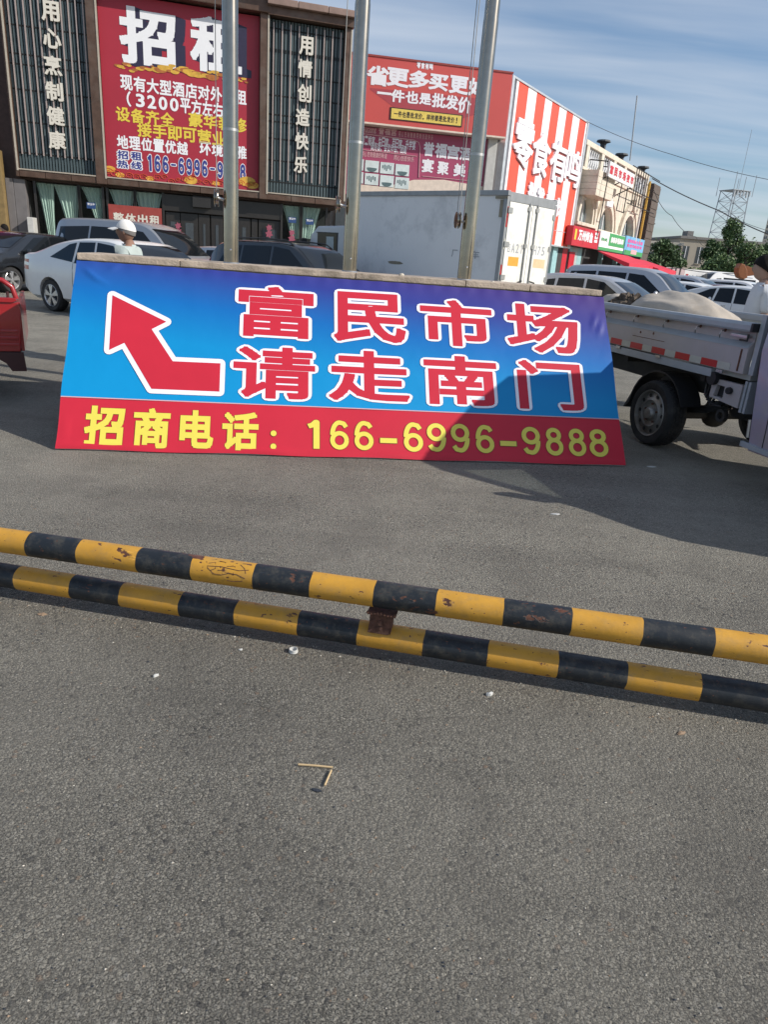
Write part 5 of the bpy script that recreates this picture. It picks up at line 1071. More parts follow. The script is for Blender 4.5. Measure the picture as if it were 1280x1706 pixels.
KINDS = {
 'sedan': dict(L=4.62, W=1.78, top=[(0, .62), (.03, 1.0), (.10, 1.09), (.50, 1.145), (1.2, 1.36), (1.85, 1.465), (2.4, 1.485), (2.95, 1.42), (3.70, 1.04), (4.2, .90), (4.52, .76), (4.62, .50)], belt=[(0, 1.0), (1.2, .97), (4.62, .86)], ax=(1.0, 3.68), wr=.315,
   ws=(2.98, 3.62), rw=(.58, 1.35), side=[[(1.02, 1.06), (1.55, 1.325), (1.75, 1.365), (1.70, 1.0)], [(1.76, .985), (1.83, 1.375), (2.28, 1.395), (2.30, .965)], [(2.36, .962), (2.34, 1.395), (2.78, 1.36), (3.28, 1.02), (3.30, .94)]]),
 'suv': dict(L=4.6, W=1.84, top=[(0, .65), (.03, 1.05), (.20, 1.40), (.45, 1.60), (1.2, 1.68), (2.2, 1.69), (2.75, 1.60), (3.50, 1.14), (4.2, 1.02), (4.52, .86), (4.6, .55)], belt=[(0, 1.06), (2, 1.04), (4.6, .96)], ax=(.95, 3.65), wr=.35,
   ws=(2.82, 3.46), rw=(.06, .36), side=[[(.50, 1.13), (.72, 1.49), (1.15, 1.56), (1.15, 1.10)], [(1.22, 1.10), (1.22, 1.56), (2.05, 1.58), (2.08, 1.09)], [(2.15, 1.08), (2.13, 1.58), (2.58, 1.53), (3.10, 1.18), (3.12, 1.07)]]),
 'van': dict(L=4.9, W=1.82, top=[(0, .7), (.03, 1.3), (.12, 1.80), (.40, 1.94), (1.5, 1.97), (2.9, 1.94), (3.5, 1.76), (4.25, 1.18), (4.7, 1.02), (4.86, .82), (4.9, .5)], belt=[(0, 1.05), (4.9, 1.0)], ax=(.95, 3.85), wr=.32,
   ws=(3.46, 4.22), rw=(.045, .14), side=[[(.25, 1.16), (.30, 1.70), (1.35, 1.76), (1.35, 1.14)], [(1.42, 1.14), (1.42, 1.76), (2.62, 1.76), (2.62, 1.13)], [(2.70, 1.13), (2.70, 1.75), (3.18, 1.70), (3.86, 1.18), (3.88, 1.10)]]),
 'mpv': dict(L=4.4, W=1.72, top=[(0, .65), (.03, 1.2), (.10, 1.62), (.35, 1.74), (1.4, 1.78), (2.35, 1.76), (2.85, 1.62), (3.45, 1.16), (4.1, 1.02), (4.34, .84), (4.4, .5)], belt=[(0, 1.0), (4.4, .95)], ax=(.8, 3.5), wr=.30,
   ws=(2.80, 3.42), rw=(.04, .12), side=[[(.22, 1.08), (.26, 1.55), (1.05, 1.60), (1.05, 1.07)], [(1.12, 1.07), (1.12, 1.60), (1.95, 1.60), (1.95, 1.06)], [(2.02, 1.06), (2.02, 1.60), (2.45, 1.57), (3.05, 1.14), (3.07, 1.04)]]),
 'hatch': dict(L=4.1, W=1.74, top=[(0, .62), (.03, .98), (.25, 1.30), (.55, 1.43), (1.3, 1.49), (2.0, 1.48), (2.45, 1.39), (3.15, 1.03), (3.75, .90), (4.04, .74), (4.1, .48)], belt=[(0, .96), (4.1, .86)], ax=(.75, 3.3), wr=.30,
   ws=(2.52, 3.10), rw=(.07, .48), side=[[(.62, 1.04), (.80, 1.31), (1.0, 1.34), (1.0, 1.02)], [(1.06, 1.01), (1.08, 1.36), (1.75, 1.39), (1.78, .98)], [(1.84, .975), (1.82, 1.39), (2.25, 1.34), (2.80, 1.02), (2.82, .95)]]),
 'bus': dict(L=5.9, W=2.0, top=[(0, .8), (.03, 1.9), (.15, 2.28), (.5, 2.38), (3.8, 2.40), (4.4, 2.22), (5.2, 1.32), (5.7, 1.12), (5.85, .9), (5.9, .5)], belt=[(0, 1.2), (5.9, 1.12)], ax=(1.1, 4.7), wr=.35,
   ws=(4.42, 5.16), rw=(.018, .1), side=[[(.3, 1.32), (.34, 1.95), (3.55, 1.98), (3.55, 1.28)], [(3.75, 1.28), (3.75, 1.92), (4.15, 1.88), (4.72, 1.30), (4.74, 1.24)]]),
}
CARM = {}
def car_geo(kind):
    """body mesh plus window / lamp / seam meshes, shared between alike cars"""
    K = KINDS[kind]; L_, W_ = K['L'], K['W'] / 2
    def wid(x):
        e0, e1 = min(1, x / .55), min(1, (L_ - x) / .75)
        return W_ * (1 - .16 * (1 - e0) ** 2.2) * (1 - .22 * (1 - e1) ** 2.2)
    top = lambda x: smooth_prof(K['top'], x)
    def belt(x): return min(interp(K['belt'], x), top(x) - .035)
    def bot(x): return .22 + .10 * max(0, 1 - x / .35) + .06 * max(0, 1 - (L_ - x) / .35)
    def rw(x): return wid(x) - .035 - .30 * max(0, top(x) - belt(x) - .06)
    def half(x):
        w_, t, b, z0 = wid(x), top(x), belt(x), bot(x); b = max(b, z0 + .12); t = max(t, b + .03); r_ = rw(x)
        e = t - min(.06, (t - b) * .4)
        return [(0, z0), (w_ - .14, z0), (w_ - .035, z0 + min(.07, (b - z0) * .2)), (w_ - .004, lerp(z0, b, .35)), (w_, lerp(z0, b, .62)), (w_ - .012, lerp(z0, b, .86)), (w_ - .035, b), (lerp(w_ - .035, r_, .33), lerp(b, e, .33)), (lerp(w_ - .035, r_, .66), lerp(b, e, .66)), (r_, e), (r_ - .05, lerp(e, t, .62)), (r_ * .55, lerp(e, t, .93)), (0, t)]
    xs = sorted(set([round(L_ * i / 64, 4) for i in range(65)] + [.015, .03, .06, L_ - .015, L_ - .03, L_ - .06]))
    rings = []
    for x in xs:
        h = half(x); rings.append([(x, y, z) for y, z in h] + [(x, -y, z) for y, z in h[-2:0:-1]])
    m = MB(); n = len(rings[0]); m.v = [p for r in rings for p in r]
    for i in range(len(rings) - 1):
        for k in range(n): m.f.append((i * n + k, i * n + (k + 1) % n, (i + 1) * n + (k + 1) % n, (i + 1) * n + k))
    m.f += [tuple(range(n))[::-1], tuple(range((len(rings) - 1) * n, len(rings) * n))]
    # wheel arches cut out of the body
    bo = bpy.data.objects.new('b', m.mesh('b', None)); COL.objects.link(bo)
    cuts = []
    for ax_ in K['ax']:
        for sd in (-1, 1):
            c = MB().lathe([(K['wr'] + .045, -.16), (K['wr'] + .045, .3)], (ax_, sd * (W_ - .08) if sd > 0 else sd * (W_ - .08) - .14, K['wr']), 'y', 28)
            co = bpy.data.objects.new('c', c.mesh('c', None)); COL.objects.link(co); cuts.append(co)
            md = bo.modifiers.new('b', 'BOOLEAN'); md.operation = 'DIFFERENCE'; md.object = co; md.solver = 'EXACT'
    body = bpy.data.meshes.new_from_object(bo.evaluated_get(bpy.context.evaluated_depsgraph_get()))
    for o in cuts + [bo]: bpy.data.objects.remove(o)
    body.polygons.foreach_set('use_smooth', [True] * len(body.polygons)); body.set_sharp_from_angle(angle=rad(33))
    def sy(x, z):
        h = half(x); b = h[6]; e = h[9]
        t = max(-.2, min(1.05, (z - b[1]) / max(e[1] - b[1], .01))); return lerp(b[0], e[0], t)
    G = {'body': body, 'side': [], 'half': half}
    def dens(poly, k=6):
        out = []
        for i in range(len(poly)):
            a, b = poly[i], poly[(i + 1) % len(poly)]
            out += [(lerp(a[0], b[0], j / k), lerp(a[1], b[1], j / k)) for j in range(k)]
        return out
    for pl2 in K['side']:
        V, T = poly_tris(dens(pl2)); g = {}
        for sd in (-1, 1): g[sd] = MB().add([(v.x, sd * (sy(v.x, v.y) + .006), v.y) for v in V], T).mesh('side_window', 'car_glass')
        G['side'].append(g)
    def topz(x, y):
        h = half(x); c = [(h[12][0], h[12][1]), h[11], h[10], h[9]]; c = [(p[0], p[1]) for p in c]; return interp(c, abs(y))
    def screen(x0, x1, name):
        mm2 = MB(); vs = []; nu, nv = 12, 8
        for j in range(nv + 1):
            x = lerp(x0, x1, j / nv)
            for i in range(nu + 1):
                s = lerp(-1, 1, i / nu); y = s * (rw(x) - .07); xx = x + (.10 * s * s * (-1 if x0 > L_ / 2 else 1) * (0.6 if x1 - x0 > .2 else .1)); z = topz(xx, y) + .007; dirn = 1 if x0 > L_ / 2 else -1; vs.append((xx + .006 * dirn, y, z))
        mm2.add(vs, [(j * (nu + 1) + i, j * (nu + 1) + i + 1, (j + 1) * (nu + 1) + i + 1, (j + 1) * (nu + 1) + i) for j in range(nv) for i in range(nu)]); return mm2.mesh(name, 'car_glass', True, 0, 80)
    G['ws'] = screen(*K['ws'], 'windshield'); G['rw'] = screen(*K['rw'], 'rear_window')
    # trim that follows the side
    def wy(x, z):
        h = half(x)
        return interp([(p[1], p[0]) for p in h[2:10]], z)
    def band(pts, r, mat, name):
        return {sd: MB().tube([(x, sd * (wy(x, z) + .001), z) for x, z in pts], r, 5).mesh(name, mat) for sd in (-1, 1)}
    G['seam'] = []
    for pl2 in K['side']:
        x = pl2[-1][0] + .03
        if .6 < x < L_ - .7: G['seam'].append(band([(x, z) for z in [lerp(.34, pl2[-1][1], t / 6) for t in range(7)]], .005, 'black_plastic', 'door_seam'))
    G['handle'] = [band([(pl2[-1][0] - .32, pl2[-1][1] - .10), (pl2[-1][0] - .14, pl2[-1][1] - .095)], .014, 'chrome', 'door_handle') for pl2 in K['side'][-2:]]
    G['tail'] = {}; G['head'] = {}; G['mirror'] = {}
    for sd in (-1, 1):
        def lamp(x0, x1, z0, z1, mat, nm):
            vs = []; nx = 6
            for j in (0, 1):
                for i in range(nx + 1):
                    x = lerp(x0, x1, i / nx); z = lerp(z0, z1, j); z = min(z, belt(x) + .02); vs.append((x, sd * (wy(x, z) + .005), z))
            return MB().add(vs, [(i, i + 1, nx + 2 + i, nx + 1 + i) for i in range(nx)]).mesh(nm, mat)
        zt = interp(K['belt'], .2) - .02; G['tail'][sd] = lamp(.02, .34, zt - .2, zt, 'lamp_red', 'taillight')
        zh = top(L_ - .35) - .06; G['head'][sd] = lamp(L_ - .55, L_ - .06, zh - .15, zh, 'lamp_clear', 'headlight')
        fx = K['side'][-1][-1][0] - .12; fz = K['side'][-1][-1][1] + .06; yy = sy(fx, fz)
        mm3 = MB().ball((0, 0, 0), .1, 8, (.62, 1.05, .72)); mm3.v = [(p[0] + fx, sd * (yy + .13) + p[1], p[2] + fz + .02) for p in mm3.v]; mm3.box(fx - .03, sd * (yy - .01), fz - .04, fx + .03, sd * (yy + .08), fz - .01); G['mirror'][sd] = mm3.mesh('door_mirror', 'paint_white', True)
    # wheel
    r_ = K['wr']; G['tyre'] = MB().lathe([(r_ * .68, 0), (r_ * .72, .012), (r_ * .92, .014), (r_ * .985, -.012), (r_, -.03), (r_, -.17), (r_ * .96, -.2), (r_ * .68, -.2)], (0, 0, 0), 'y', 36, True).mesh('tyre', 'rubber', True)
    rm = MB().lathe([(r_ * .69, .005), (r_ * .67, .008), (r_ * .63, -.02), (r_ * .62, -.12)], (0, 0, 0), 'y', 36, caps=False)
    G['rim_back'] = MB().lathe([(r_ * .66, -.06), (.001, -.055)], (0, 0, 0), 'y', 30, caps=False).mesh('rim_back', 'black_plastic')
    for k in range(5):
        for da in (-.17, .17):
            a = k * 2 * math.pi / 5 + .3; c1, s1 = math.cos(a), math.sin(a); c2, s2 = math.cos(a + da), math.sin(a + da); px_, pz_ = -s2, c2
            p0 = (r_ * .12 * c1, r_ * .12 * s1); p1 = (r_ * .65 * c2, r_ * .65 * s2); t0, t1 = .016, .028
            rm.add([(p0[0] + px_ * t0, .004, p0[1] + pz_ * t0), (p0[0] - px_ * t0, .004, p0[1] - pz_ * t0), (p1[0] - px_ * t1, -.004, p1[1] - pz_ * t1), (p1[0] + px_ * t1, -.004, p1[1] + pz_ * t1), (p0[0] + px_ * t0, -.05, p0[1] + pz_ * t0), (p0[0] - px_ * t0, -.05, p0[1] - pz_ * t0), (p1[0] - px_ * t1, -.05, p1[1] - pz_ * t1), (p1[0] + px_ * t1, -.05, p1[1] + pz_ * t1)], [(0, 1, 2, 3), (0, 3, 7, 4), (1, 2, 6, 5)])
    rm.lathe([(.001, .012), (r_ * .14, .008), (r_ * .16, -.05)], (0, 0, 0), 'y', 14, caps=False); G['rim'] = rm.mesh('rim', 'alloy', True)
    CARM[kind] = G; return G
def obj(name, me, parent):
    o = bpy.data.objects.new(name, me); COL.objects.link(o); o.parent = parent; return o
BODYM = {}
def car(kind, paint, loc, heading, label, cat='car', name='parked_car', group=None, roof_rails=False):
    G = CARM.get(kind) or car_geo(kind); K = KINDS[kind]; r = thing(name, loc, rad(heading), label, cat, group)
    if (kind, paint) not in BODYM:
        b = G['body'].copy(); b.materials.clear(); b.materials.append(MATS[paint])
        mr2 = {}
        for sd in (-1, 1): mr2[sd] = G['mirror'][sd].copy(); mr2[sd].materials.clear(); mr2[sd].materials.append(MATS[paint])
        BODYM[(kind, paint)] = (b, mr2)
    b, mr2 = BODYM[(kind, paint)]
    obj('body', b, r); obj('windshield', G['ws'], r); obj('rear_window', G['rw'], r)
    for sd in (-1, 1):
        for g in G['side']: obj('side_window', g[sd], r)
        for g in G['seam']: obj('door_seam', g[sd], r)
        for g in G['handle']: obj('door_handle', g[sd], r)
        obj('taillight', G['tail'][sd], r); obj('headlight', G['head'][sd], r); obj('door_mirror', mr2[sd], r)
        for ax_ in K['ax']:
            wn = bpy.data.objects.new('wheel', None); COL.objects.link(wn); wn.parent = r; wn.location = (ax_, sd * (K['W'] / 2 - .015), K['wr']); wn.rotation_euler = (0, 0, 0 if sd > 0 else math.pi)
            obj('tyre', G['tyre'], wn); obj('rim', G['rim'], wn); obj('rim_back', G['rim_back'], wn)
        if roof_rails:
            h = G['half']; MB().tube([(x, sd * (h(x)[9][0] - .06), h(x)[12][1] + (.035 if .75 < x < 2.5 else -.02)) for x in (.6, .8, 1.2, 1.6, 2.0, 2.45, 2.65)], .016, 6).build('roof_rail', 'black_plastic', r)
    MB().box(L_p(K) - .012, -.22, .42, L_p(K) + .012, .22, .54).build('number_plate', 'plate_blue', r)
    return r
def L_p(K): return K['L']
def car_at(kind, paint, u, v, rear_axle_side, heading, label, **kw):
    """rear wheel (near side) touches the ground at pixel u, v"""
    K = KINDS[kind]; p = gnd(u, v); a = rad(heading); off = Vector((K['ax'][0], -K['W'] / 2 + .02, 0)); off.rotate(Matrix.Rotation(a, 3, 'Z')); return car(kind, paint, p - off, heading, label, **kw)
car_at('sedan', 'paint_white', 88, 519, -1, -29, 'white saloon with alloy wheels behind the man in the cap')
def car_xy(kind, paint, u, D, heading, label, **kw):
    """rear-right corner seen at pixel column u, D metres ahead"""
    K = KINDS[kind]; p = atY(u, 430, D); p.z = 0; a = rad(heading); off = Vector((0, -K['W'] / 2 * .9, 0)); off.rotate(Matrix.Rotation(a, 3, 'Z')); return car(kind, paint, p - off, heading, label, **kw)
car_xy('van', 'paint_grey', 84, 20.2, -22, 'silver grey van parked behind the white saloon', cat='van', name='parked_van')
car_xy('suv', 'paint_black', 340, 17.2, -33, 'black car with roof rails behind the two left poles', roof_rails=True)
car_xy('hatch', 'paint_silver', 296, 22.5, -25, 'pale small car between the grey van and the black car')
_h = -112; _p = gnd(24, 489); _o = Vector((KINDS['sedan']['ax'][1], KINDS['sedan']['W'] / 2, 0)); _o.rotate(Matrix.Rotation(rad(_h), 3, 'Z'))
car('sedan', 'paint_black', _p - _o, _h, 'black car nosing in at the far left edge')
# right-hand row
car_xy('hatch', 'paint_silver', 868, 18.6, -38, 'silver hatchback just right of the box truck doors')
car_xy('mpv', 'paint_silver', 938, 21.8, -38, 'silver people carrier in front of the arched shops')
car_xy('suv', 'paint_silver', 1040, 27, -38, 'silver grey crossover right of the people carrier')
car_xy('hatch', 'paint_white', 1056, 24.5, -38, 'white hatchback directly behind the sacks')
car_xy('sedan', 'paint_maroon', 1098, 25.6, -40, 'dark maroon saloon in the right parking row')
car_xy('sedan', 'paint_white', 1110, 23.8, -42, 'white saloon between the sacks and the maroon car')
car_xy('hatch', 'paint_black', 1138, 28.5, -42, 'black hatchback between white cars in the right row')
car_xy('sedan', 'paint_white', 1145, 26.8, -44, 'white saloon in front of the black hatchback')
car_xy('suv', 'paint_white', 1150, 33, -44, 'white crossover in front of the minibus')
car_xy('hatch', 'paint_white', 1196, 31, -46, 'rightmost white hatchback at the end of the right parking row')
car_xy('bus', 'paint_white', 1262, 62, 188, 'white high roofed minibus behind the right parking row', cat='minibus', name='parked_minibus')

# ================================================================== box truck
XF = Frame(atY(850, 315, 15.1), -42.5)
bt = thing('box_truck', XF.o, XF.a, 'grey box truck with pale rear doors standing behind the flagpoles', 'truck')
ztop = XF.xz(850, 317)[1]; bl = XF.xz(597, 320)[0] - .15; zb0 = .95; BW = 1.82
box('cargo_box', (bl, 0, zb0, -.06, BW, ztop - .09), 'box_side', bt)
box('roof_rail', (bl, -.03, ztop - .1, .0, .06, ztop), 'box_trim', bt, bevel=.012); box('roof_rail', (bl, BW - .06, ztop - .1, 0, BW + .03, ztop), 'box_trim', bt, bevel=.012); box('roof', (bl, .07, ztop - .088, -.02, BW - .07, ztop - .03), 'box_side', bt)
box('corner_post', (-.10, -.03, zb0, .0, .05, ztop - .11), 'box_trim', bt, bevel=.01); box('corner_post', (-.10, BW - .05, zb0, .0, BW + .03, ztop - .11), 'box_trim', bt, bevel=.01); box('door_header', (-.06, .055, ztop - .19, .0, BW - .055, ztop - .02), 'box_trim', bt)
box('lower_rail', (bl, -.02, zb0 - .1, 0, .05, zb0 - .003), 'box_trim', bt)
box('patch_tape', (-.30, -.036, ztop - .16, -.0, -.031, ztop - .11), 'tarnish', bt); box('patch_tape', (-.17, -.036, ztop - .5, -.095, -.031, ztop - .18), 'tarnish', bt)
for k in range(2):
    y0, y1 = (.06, BW / 2 - .008) if k == 0 else (BW / 2 + .008, BW - .06)
    dr = box('rear_door', (-.05, y0, zb0 + .02, .012, y1, ztop - .2), 'box_door', bt, bevel=.008)
    yr = y1 - .14 if k == 0 else y0 + .14
    for yy in (yr,):
        MB().tube([(.035, yy, zb0), (.035, yy, ztop - .17)], .017, 8).build('lock_rod', 'steel_dull', dr, smooth=True)
        for zz in (zb0 + .1, lerp(zb0, ztop, .5), ztop - .28): box('rod_guide', (.013, yy - .045, zz - .04, .05, yy + .045, zz + .04), 'steel_dull', dr)
        MB().tube([(.05, yy, zb0 + .3), (.07, yy + (.3 if k else -.3) * .6, zb0 + .27)], .016, 6).build('lock_handle', 'dark_steel', dr)
    yh = .06 if k == 0 else BW - .06
    for zz in (.18, .5, .82): box('hinge', (.004, yh - .05, lerp(zb0, ztop, zz) - .05, .03, yh + .1 if k == 0 else yh + .05, lerp(zb0, ztop, zz) + .05), 'steel_dull', dr)
    zt_ = lerp(zb0, ztop, .34)
    MB().box(.0125, y0 + .16 if k == 0 else y0 + .26, zt_ - .09, .0145, y1 - .3 if k == 0 else y1 - .12, zt_ + .09).build('orange_plate', 'orange_tag' if k == 0 else 'pale_orange_tag', dr)
    for j, (yy, mm4) in enumerate(((.05, 'tape_white'), (.35, 'tape_red'), (.65, 'tape_white'))): box('tape', (.0125, y0 + yy, zb0 + .03, .0145, y0 + yy + .13, zb0 + .09), mm4, dr)
for zz in (.2, .45, .66, .75): box('side_tape', (.003, .0, lerp(zb0, ztop, zz), .006, .04, lerp(zb0, ztop, zz) + .2), 'tape_red' if zz != .45 else 'tape_white', bt)
# number painted on the doors (face looks along +x: letters run along y)
def door_text(txt, ys, z0, z1, mat, w_=.02):
    for ch, (ya, yb2) in zip(txt, ys):
        V, F = glyph(ch, w_, 5); R = bounds(V); MB().add([(.0155, ya + (v.x - R[0]) / (R[2] - R[0]) * (yb2 - ya), z0 + (v.y - R[1]) / (R[3] - R[1]) * (z1 - z0)) for v in V], F).build('plate_character', mat, bt)
zc_ = lerp(zb0, ztop, .47)
door_text('吉A21', ((.14, .25), (.29, .41), (.45, .56), (.63, .68)), zc_ - .09, zc_ + .09, 'stencil_grey', .012); door_text('H75', ((1.12, 1.24), (1.29, 1.40), (1.45, 1.57)), zc_ - .09, zc_ + .09, 'stencil_grey', .012)
Letters().char('厂', (XF.xz(753, 420)[0], XF.xz(753, 428)[1], XF.xz(763, 420)[0], XF.xz(753, 416)[1]), -.004, .02, 5).build('stencil', 'stencil_grey', bt); Letters().char('车', (XF.xz(785, 424)[0], XF.xz(790, 431)[1], XF.xz(799, 424)[0], XF.xz(790, 418)[1]), -.004, .02, 5).build('stencil', 'stencil_grey', bt)
x_, z_ = XF.xz(659, 438); MB().add([(x_ + .25 * math.cos(k * .5236) * (1 + .2 * math.sin(k * 4)), -.004, z_ + .035 * math.sin(k * .5236)) for k in range(12)], [tuple(range(12))]).build('scrape', 'tarnish', bt)
box('chassis', (bl - 1.6, .6, .5, -.1, 1.5, zb0 - .1), 'dark_steel', bt)
for x_ in (-1.1, bl - .9):
    for y_ in (.02, BW - .26): MB().lathe([(.2, 0), (.3, -.01), (.38, .02), (.40, .06), (.40, .2), (.37, .24), (.2, .24)], (x_, y_, .402), 'y', 30, True).build('wheel', 'rubber', bt, smooth=True)
for k in range(7): box('bumper_tape', (.02, .1 + k * .27, .62, .07, .1 + k * .27 + .26, .74), 'tape_red' if k % 2 else 'tape_white', bt)
cb_ = MB().prism([(bl - 1.75, .55), (bl - 1.80, 1.15), (bl - 1.62, 1.95), (bl - 1.35, 2.16), (bl - .25, 2.2), (bl - .15, 2.1), (bl - .15, .55)], .08, BW - .08, 'y').build('cab', 'paint_cab', bt, bevel=.05)
box('cab_window', (bl - 1.35, .07, 1.42, bl - .62, .078, 2.0), 'car_glass', cb_); box('cab_window_view', (bl - 1.0, .065, 1.50, bl - .72, .069, 1.92), 'pale_blind', cb_)
for q in ((bl - 1.40, 1.40, bl - .57, 1.42), (bl - 1.40, 2.0, bl - .57, 2.02), (bl - .62, 1.42, bl - .58, 2.0)): box('window_seal', (q[0], .066, q[1], q[2], .0785, q[3]), 'black_plastic', cb_)
MB().add([(bl - 1.795, .16, 1.25), (bl - 1.795, BW - .16, 1.25), (bl - 1.635, BW - .22, 1.92), (bl - 1.635, .22, 1.92)], [(0, 1, 2, 3)]).build('windshield', 'car_glass', cb_)
box('door_mirror', (bl - 1.78, -.16, 1.45, bl - 1.70, .02, 1.85), 'black_plastic', cb_, bevel=.02)

# ================================================================== people
def person(name, loc, facing, H_, shirt, skin, label, cap=None, hair='hair', long_hair=False, lean=0.0, arm=0.15):
    r = thing(name, loc, facing, label, 'person'); k = H_ / 1.72
    def skin_mesh(nodes_, edges, rootid, mat, nm, sub=2):
        me = bpy.data.meshes.new(nm); me.from_pydata([tuple(c * k for c in p[0]) for p in nodes_], edges, []); o = bpy.data.objects.new(nm, me); COL.objects.link(o)
        md = o.modifiers.new('s', 'SKIN'); md.use_smooth_shade = True
        for i, p in enumerate(nodes_): sv = me.skin_vertices[0].data[i]; sv.radius = (p[1] * k, (p[2] if len(p) > 2 else p[1]) * k); sv.use_root = (i == rootid)
        su = o.modifiers.new('u', 'SUBSURF'); su.levels = sub; su.render_levels = sub
        e = bpy.data.meshes.new_from_object(o.evaluated_get(bpy.context.evaluated_depsgraph_get())); bpy.data.objects.remove(o); e.materials.clear(); e.materials.append(MATS[mat]); e.polygons.foreach_set('use_smooth', [True] * len(e.polygons)); return e
    # facing +x locally
    n_ = [((0, 0, .95), .13, .15), ((0, 0, 1.15), .11, .14), ((-.01, 0, 1.36), .105, .16), ((-.02, 0, 1.45), .06, .066), ((.0, 0, 1.53), .06, .062)]
    e_ = [(0, 1), (1, 2), (2, 3), (3, 4)]
    for s in (-1, 1):
        b0 = len(n_); n_ += [((-.01, s * .17, 1.40), .055), ((-.03, s * .21, 1.14), .042), ((arm, s * .20, .93), .034), ((arm + .06, s * .19, .86), .030), ((0, s * .09, .88), .085), ((.01, s * .10, .50), .058), ((-.02, s * .10, .10), .042), ((.12, s * .11, .035), .035)]
        e_ += [(2, b0), (b0, b0 + 1), (b0 + 1, b0 + 2), (b0 + 2, b0 + 3), (0, b0 + 4), (b0 + 4, b0 + 5), (b0 + 5, b0 + 6), (b0 + 6, b0 + 7)]
        for f in range(4):
            c0 = len(n_); y_ = s * (.19 + .02 * (f - 1.5)); n_ += [((arm + .11, y_, .815), .010), ((arm + .13, y_, .775 + .006 * abs(f - 1.5)), .0085)]; e_ += [(b0 + 3, c0), (c0, c0 + 1)]
        c0 = len(n_); n_ += [((arm + .10, s * .15, .85), .011), ((arm + .13, s * .14, .82), .009)]; e_ += [(b0 + 3, c0), (c0, c0 + 1)]
    body = skin_mesh(n_, e_, 0, skin, 'body', 1)
    # head with face, joined into the same mesh
    hm = MB(); hc = (.02 * k, 0, 1.60 * k); R_ = .104 * k; nu, nv = 24, 18; vs = []
    for j in range(nv + 1):
        th = math.pi * j / nv
        for i in range(nu):
            a = 2 * math.pi * i / nu; x = math.sin(th) * math.cos(a); y = math.sin(th) * math.sin(a); z = -math.cos(th)
            sx, sy_, sz = 1.08, .80, 1.24
            if z < 0: sy_ *= 1 + .22 * z; sx *= 1 + (.10 * z if x > 0 else .30 * z)
            px, py, pz = x * sx, y * sy_, z * sz
            if x > 0: # brow, nose, lips, chin
                g = math.exp(-(y / .16) ** 2); px += .26 * g * math.exp(-((pz + .12) / .16) ** 2) + .06 * g * math.exp(-((pz + .52) / .07) ** 2) + .05 * math.exp(-(y / .45) ** 2) * math.exp(-((pz - .25) / .1) ** 2) + .10 * math.exp(-(y / .25) ** 2) * math.exp(-((pz + .85) / .16) ** 2)
                px -= .05 * (math.exp(-((abs(y) - .34) / .14) ** 2)) * math.exp(-((pz - .10) / .12) ** 2)
            vs.append((hc[0] + px * R_, hc[1] + py * R_, hc[2] + pz * R_))
    hm.add(vs, [(j * nu + i, j * nu + (i + 1) % nu, (j + 1) * nu + (i + 1) % nu, (j + 1) * nu + i) for j in range(nv) for i in range(nu)])
    for s in (-1, 1): hm.ball((hc[0] - .005 * k, s * .079 * k, hc[2] - .01 * k), .028 * k, 7, (.55, .35, 1.0))
    em = hm.mesh('h', skin, True, 0, 80); ey = MB()
    for s in (-1, 1): ey.ball((hc[0] + .085 * k, s * .033 * k, hc[2] + .01 * k), .011 * k, 6)
    em2 = ey.mesh('e', 'eye', True)
    bm = bmesh.new(); bm.from_mesh(body); bm.from_mesh(em); nf = len(bm.faces); bm.from_mesh(em2); bm.faces.ensure_lookup_table()
    for f in bm.faces[nf:]: f.material_index = 1
    full = bpy.data.meshes.new('body'); bm.to_mesh(full); bm.free(); full.materials.append(MATS[skin]); full.materials.append(MATS['eye']); obj('body', full, r)
    # clothes
    sn = [((0, 0, .86), .15, .175), ((0, 0, .97), .145, .17), ((0, 0, 1.15), .135, .165), ((-.01, 0, 1.36), .12, .18), ((-.018, 0, 1.435), .07, .085)]; se = [(0, 1), (1, 2), (2, 3), (3, 4)]
    for s in (-1, 1):
        b0 = len(sn); sn += [((-.01, s * .175, 1.39), .075), ((-.022, s * .205, 1.25), .068), ((-.03, s * .215, 1.14), .066)]; se += [(3, b0), (b0, b0 + 1), (b0 + 1, b0 + 2)]
    obj('shirt', skin_mesh(sn, se, 0, shirt, 'shirt', 2), r)
    tn = [((0, 0, .95), .145, .165)]; te = []
    for s in (-1, 1):
        b0 = len(tn); tn += [((0, s * .09, .85), .105), ((.01, s * .10, .50), .078), ((-.02, s * .10, .10), .066)]; te += [(0, b0), (b0, b0 + 1), (b0 + 1, b0 + 2)]
    obj('trousers', skin_mesh(tn, te, 0, 'trousers', 'trousers', 2), r)
    MB().lathe([(.075 * k, 0), (.085 * k, .03 * k), (.07 * k, .055 * k), (.06 * k, .05 * k)], (-.012 * k, 0, 1.405 * k), n=18).build('collar', shirt, r, smooth=True)
    for s in (-1, 1): m = MB().ball((0, 0, 0), .05, 8, (2.5 * k, .95 * k, .9 * k)); m.v = [(p[0] + .07 * k, p[1] + s * .105 * k, max(p[2], -.035) + .036) for p in m.v]; m.build('shoe', 'shoe', r, smooth=True)
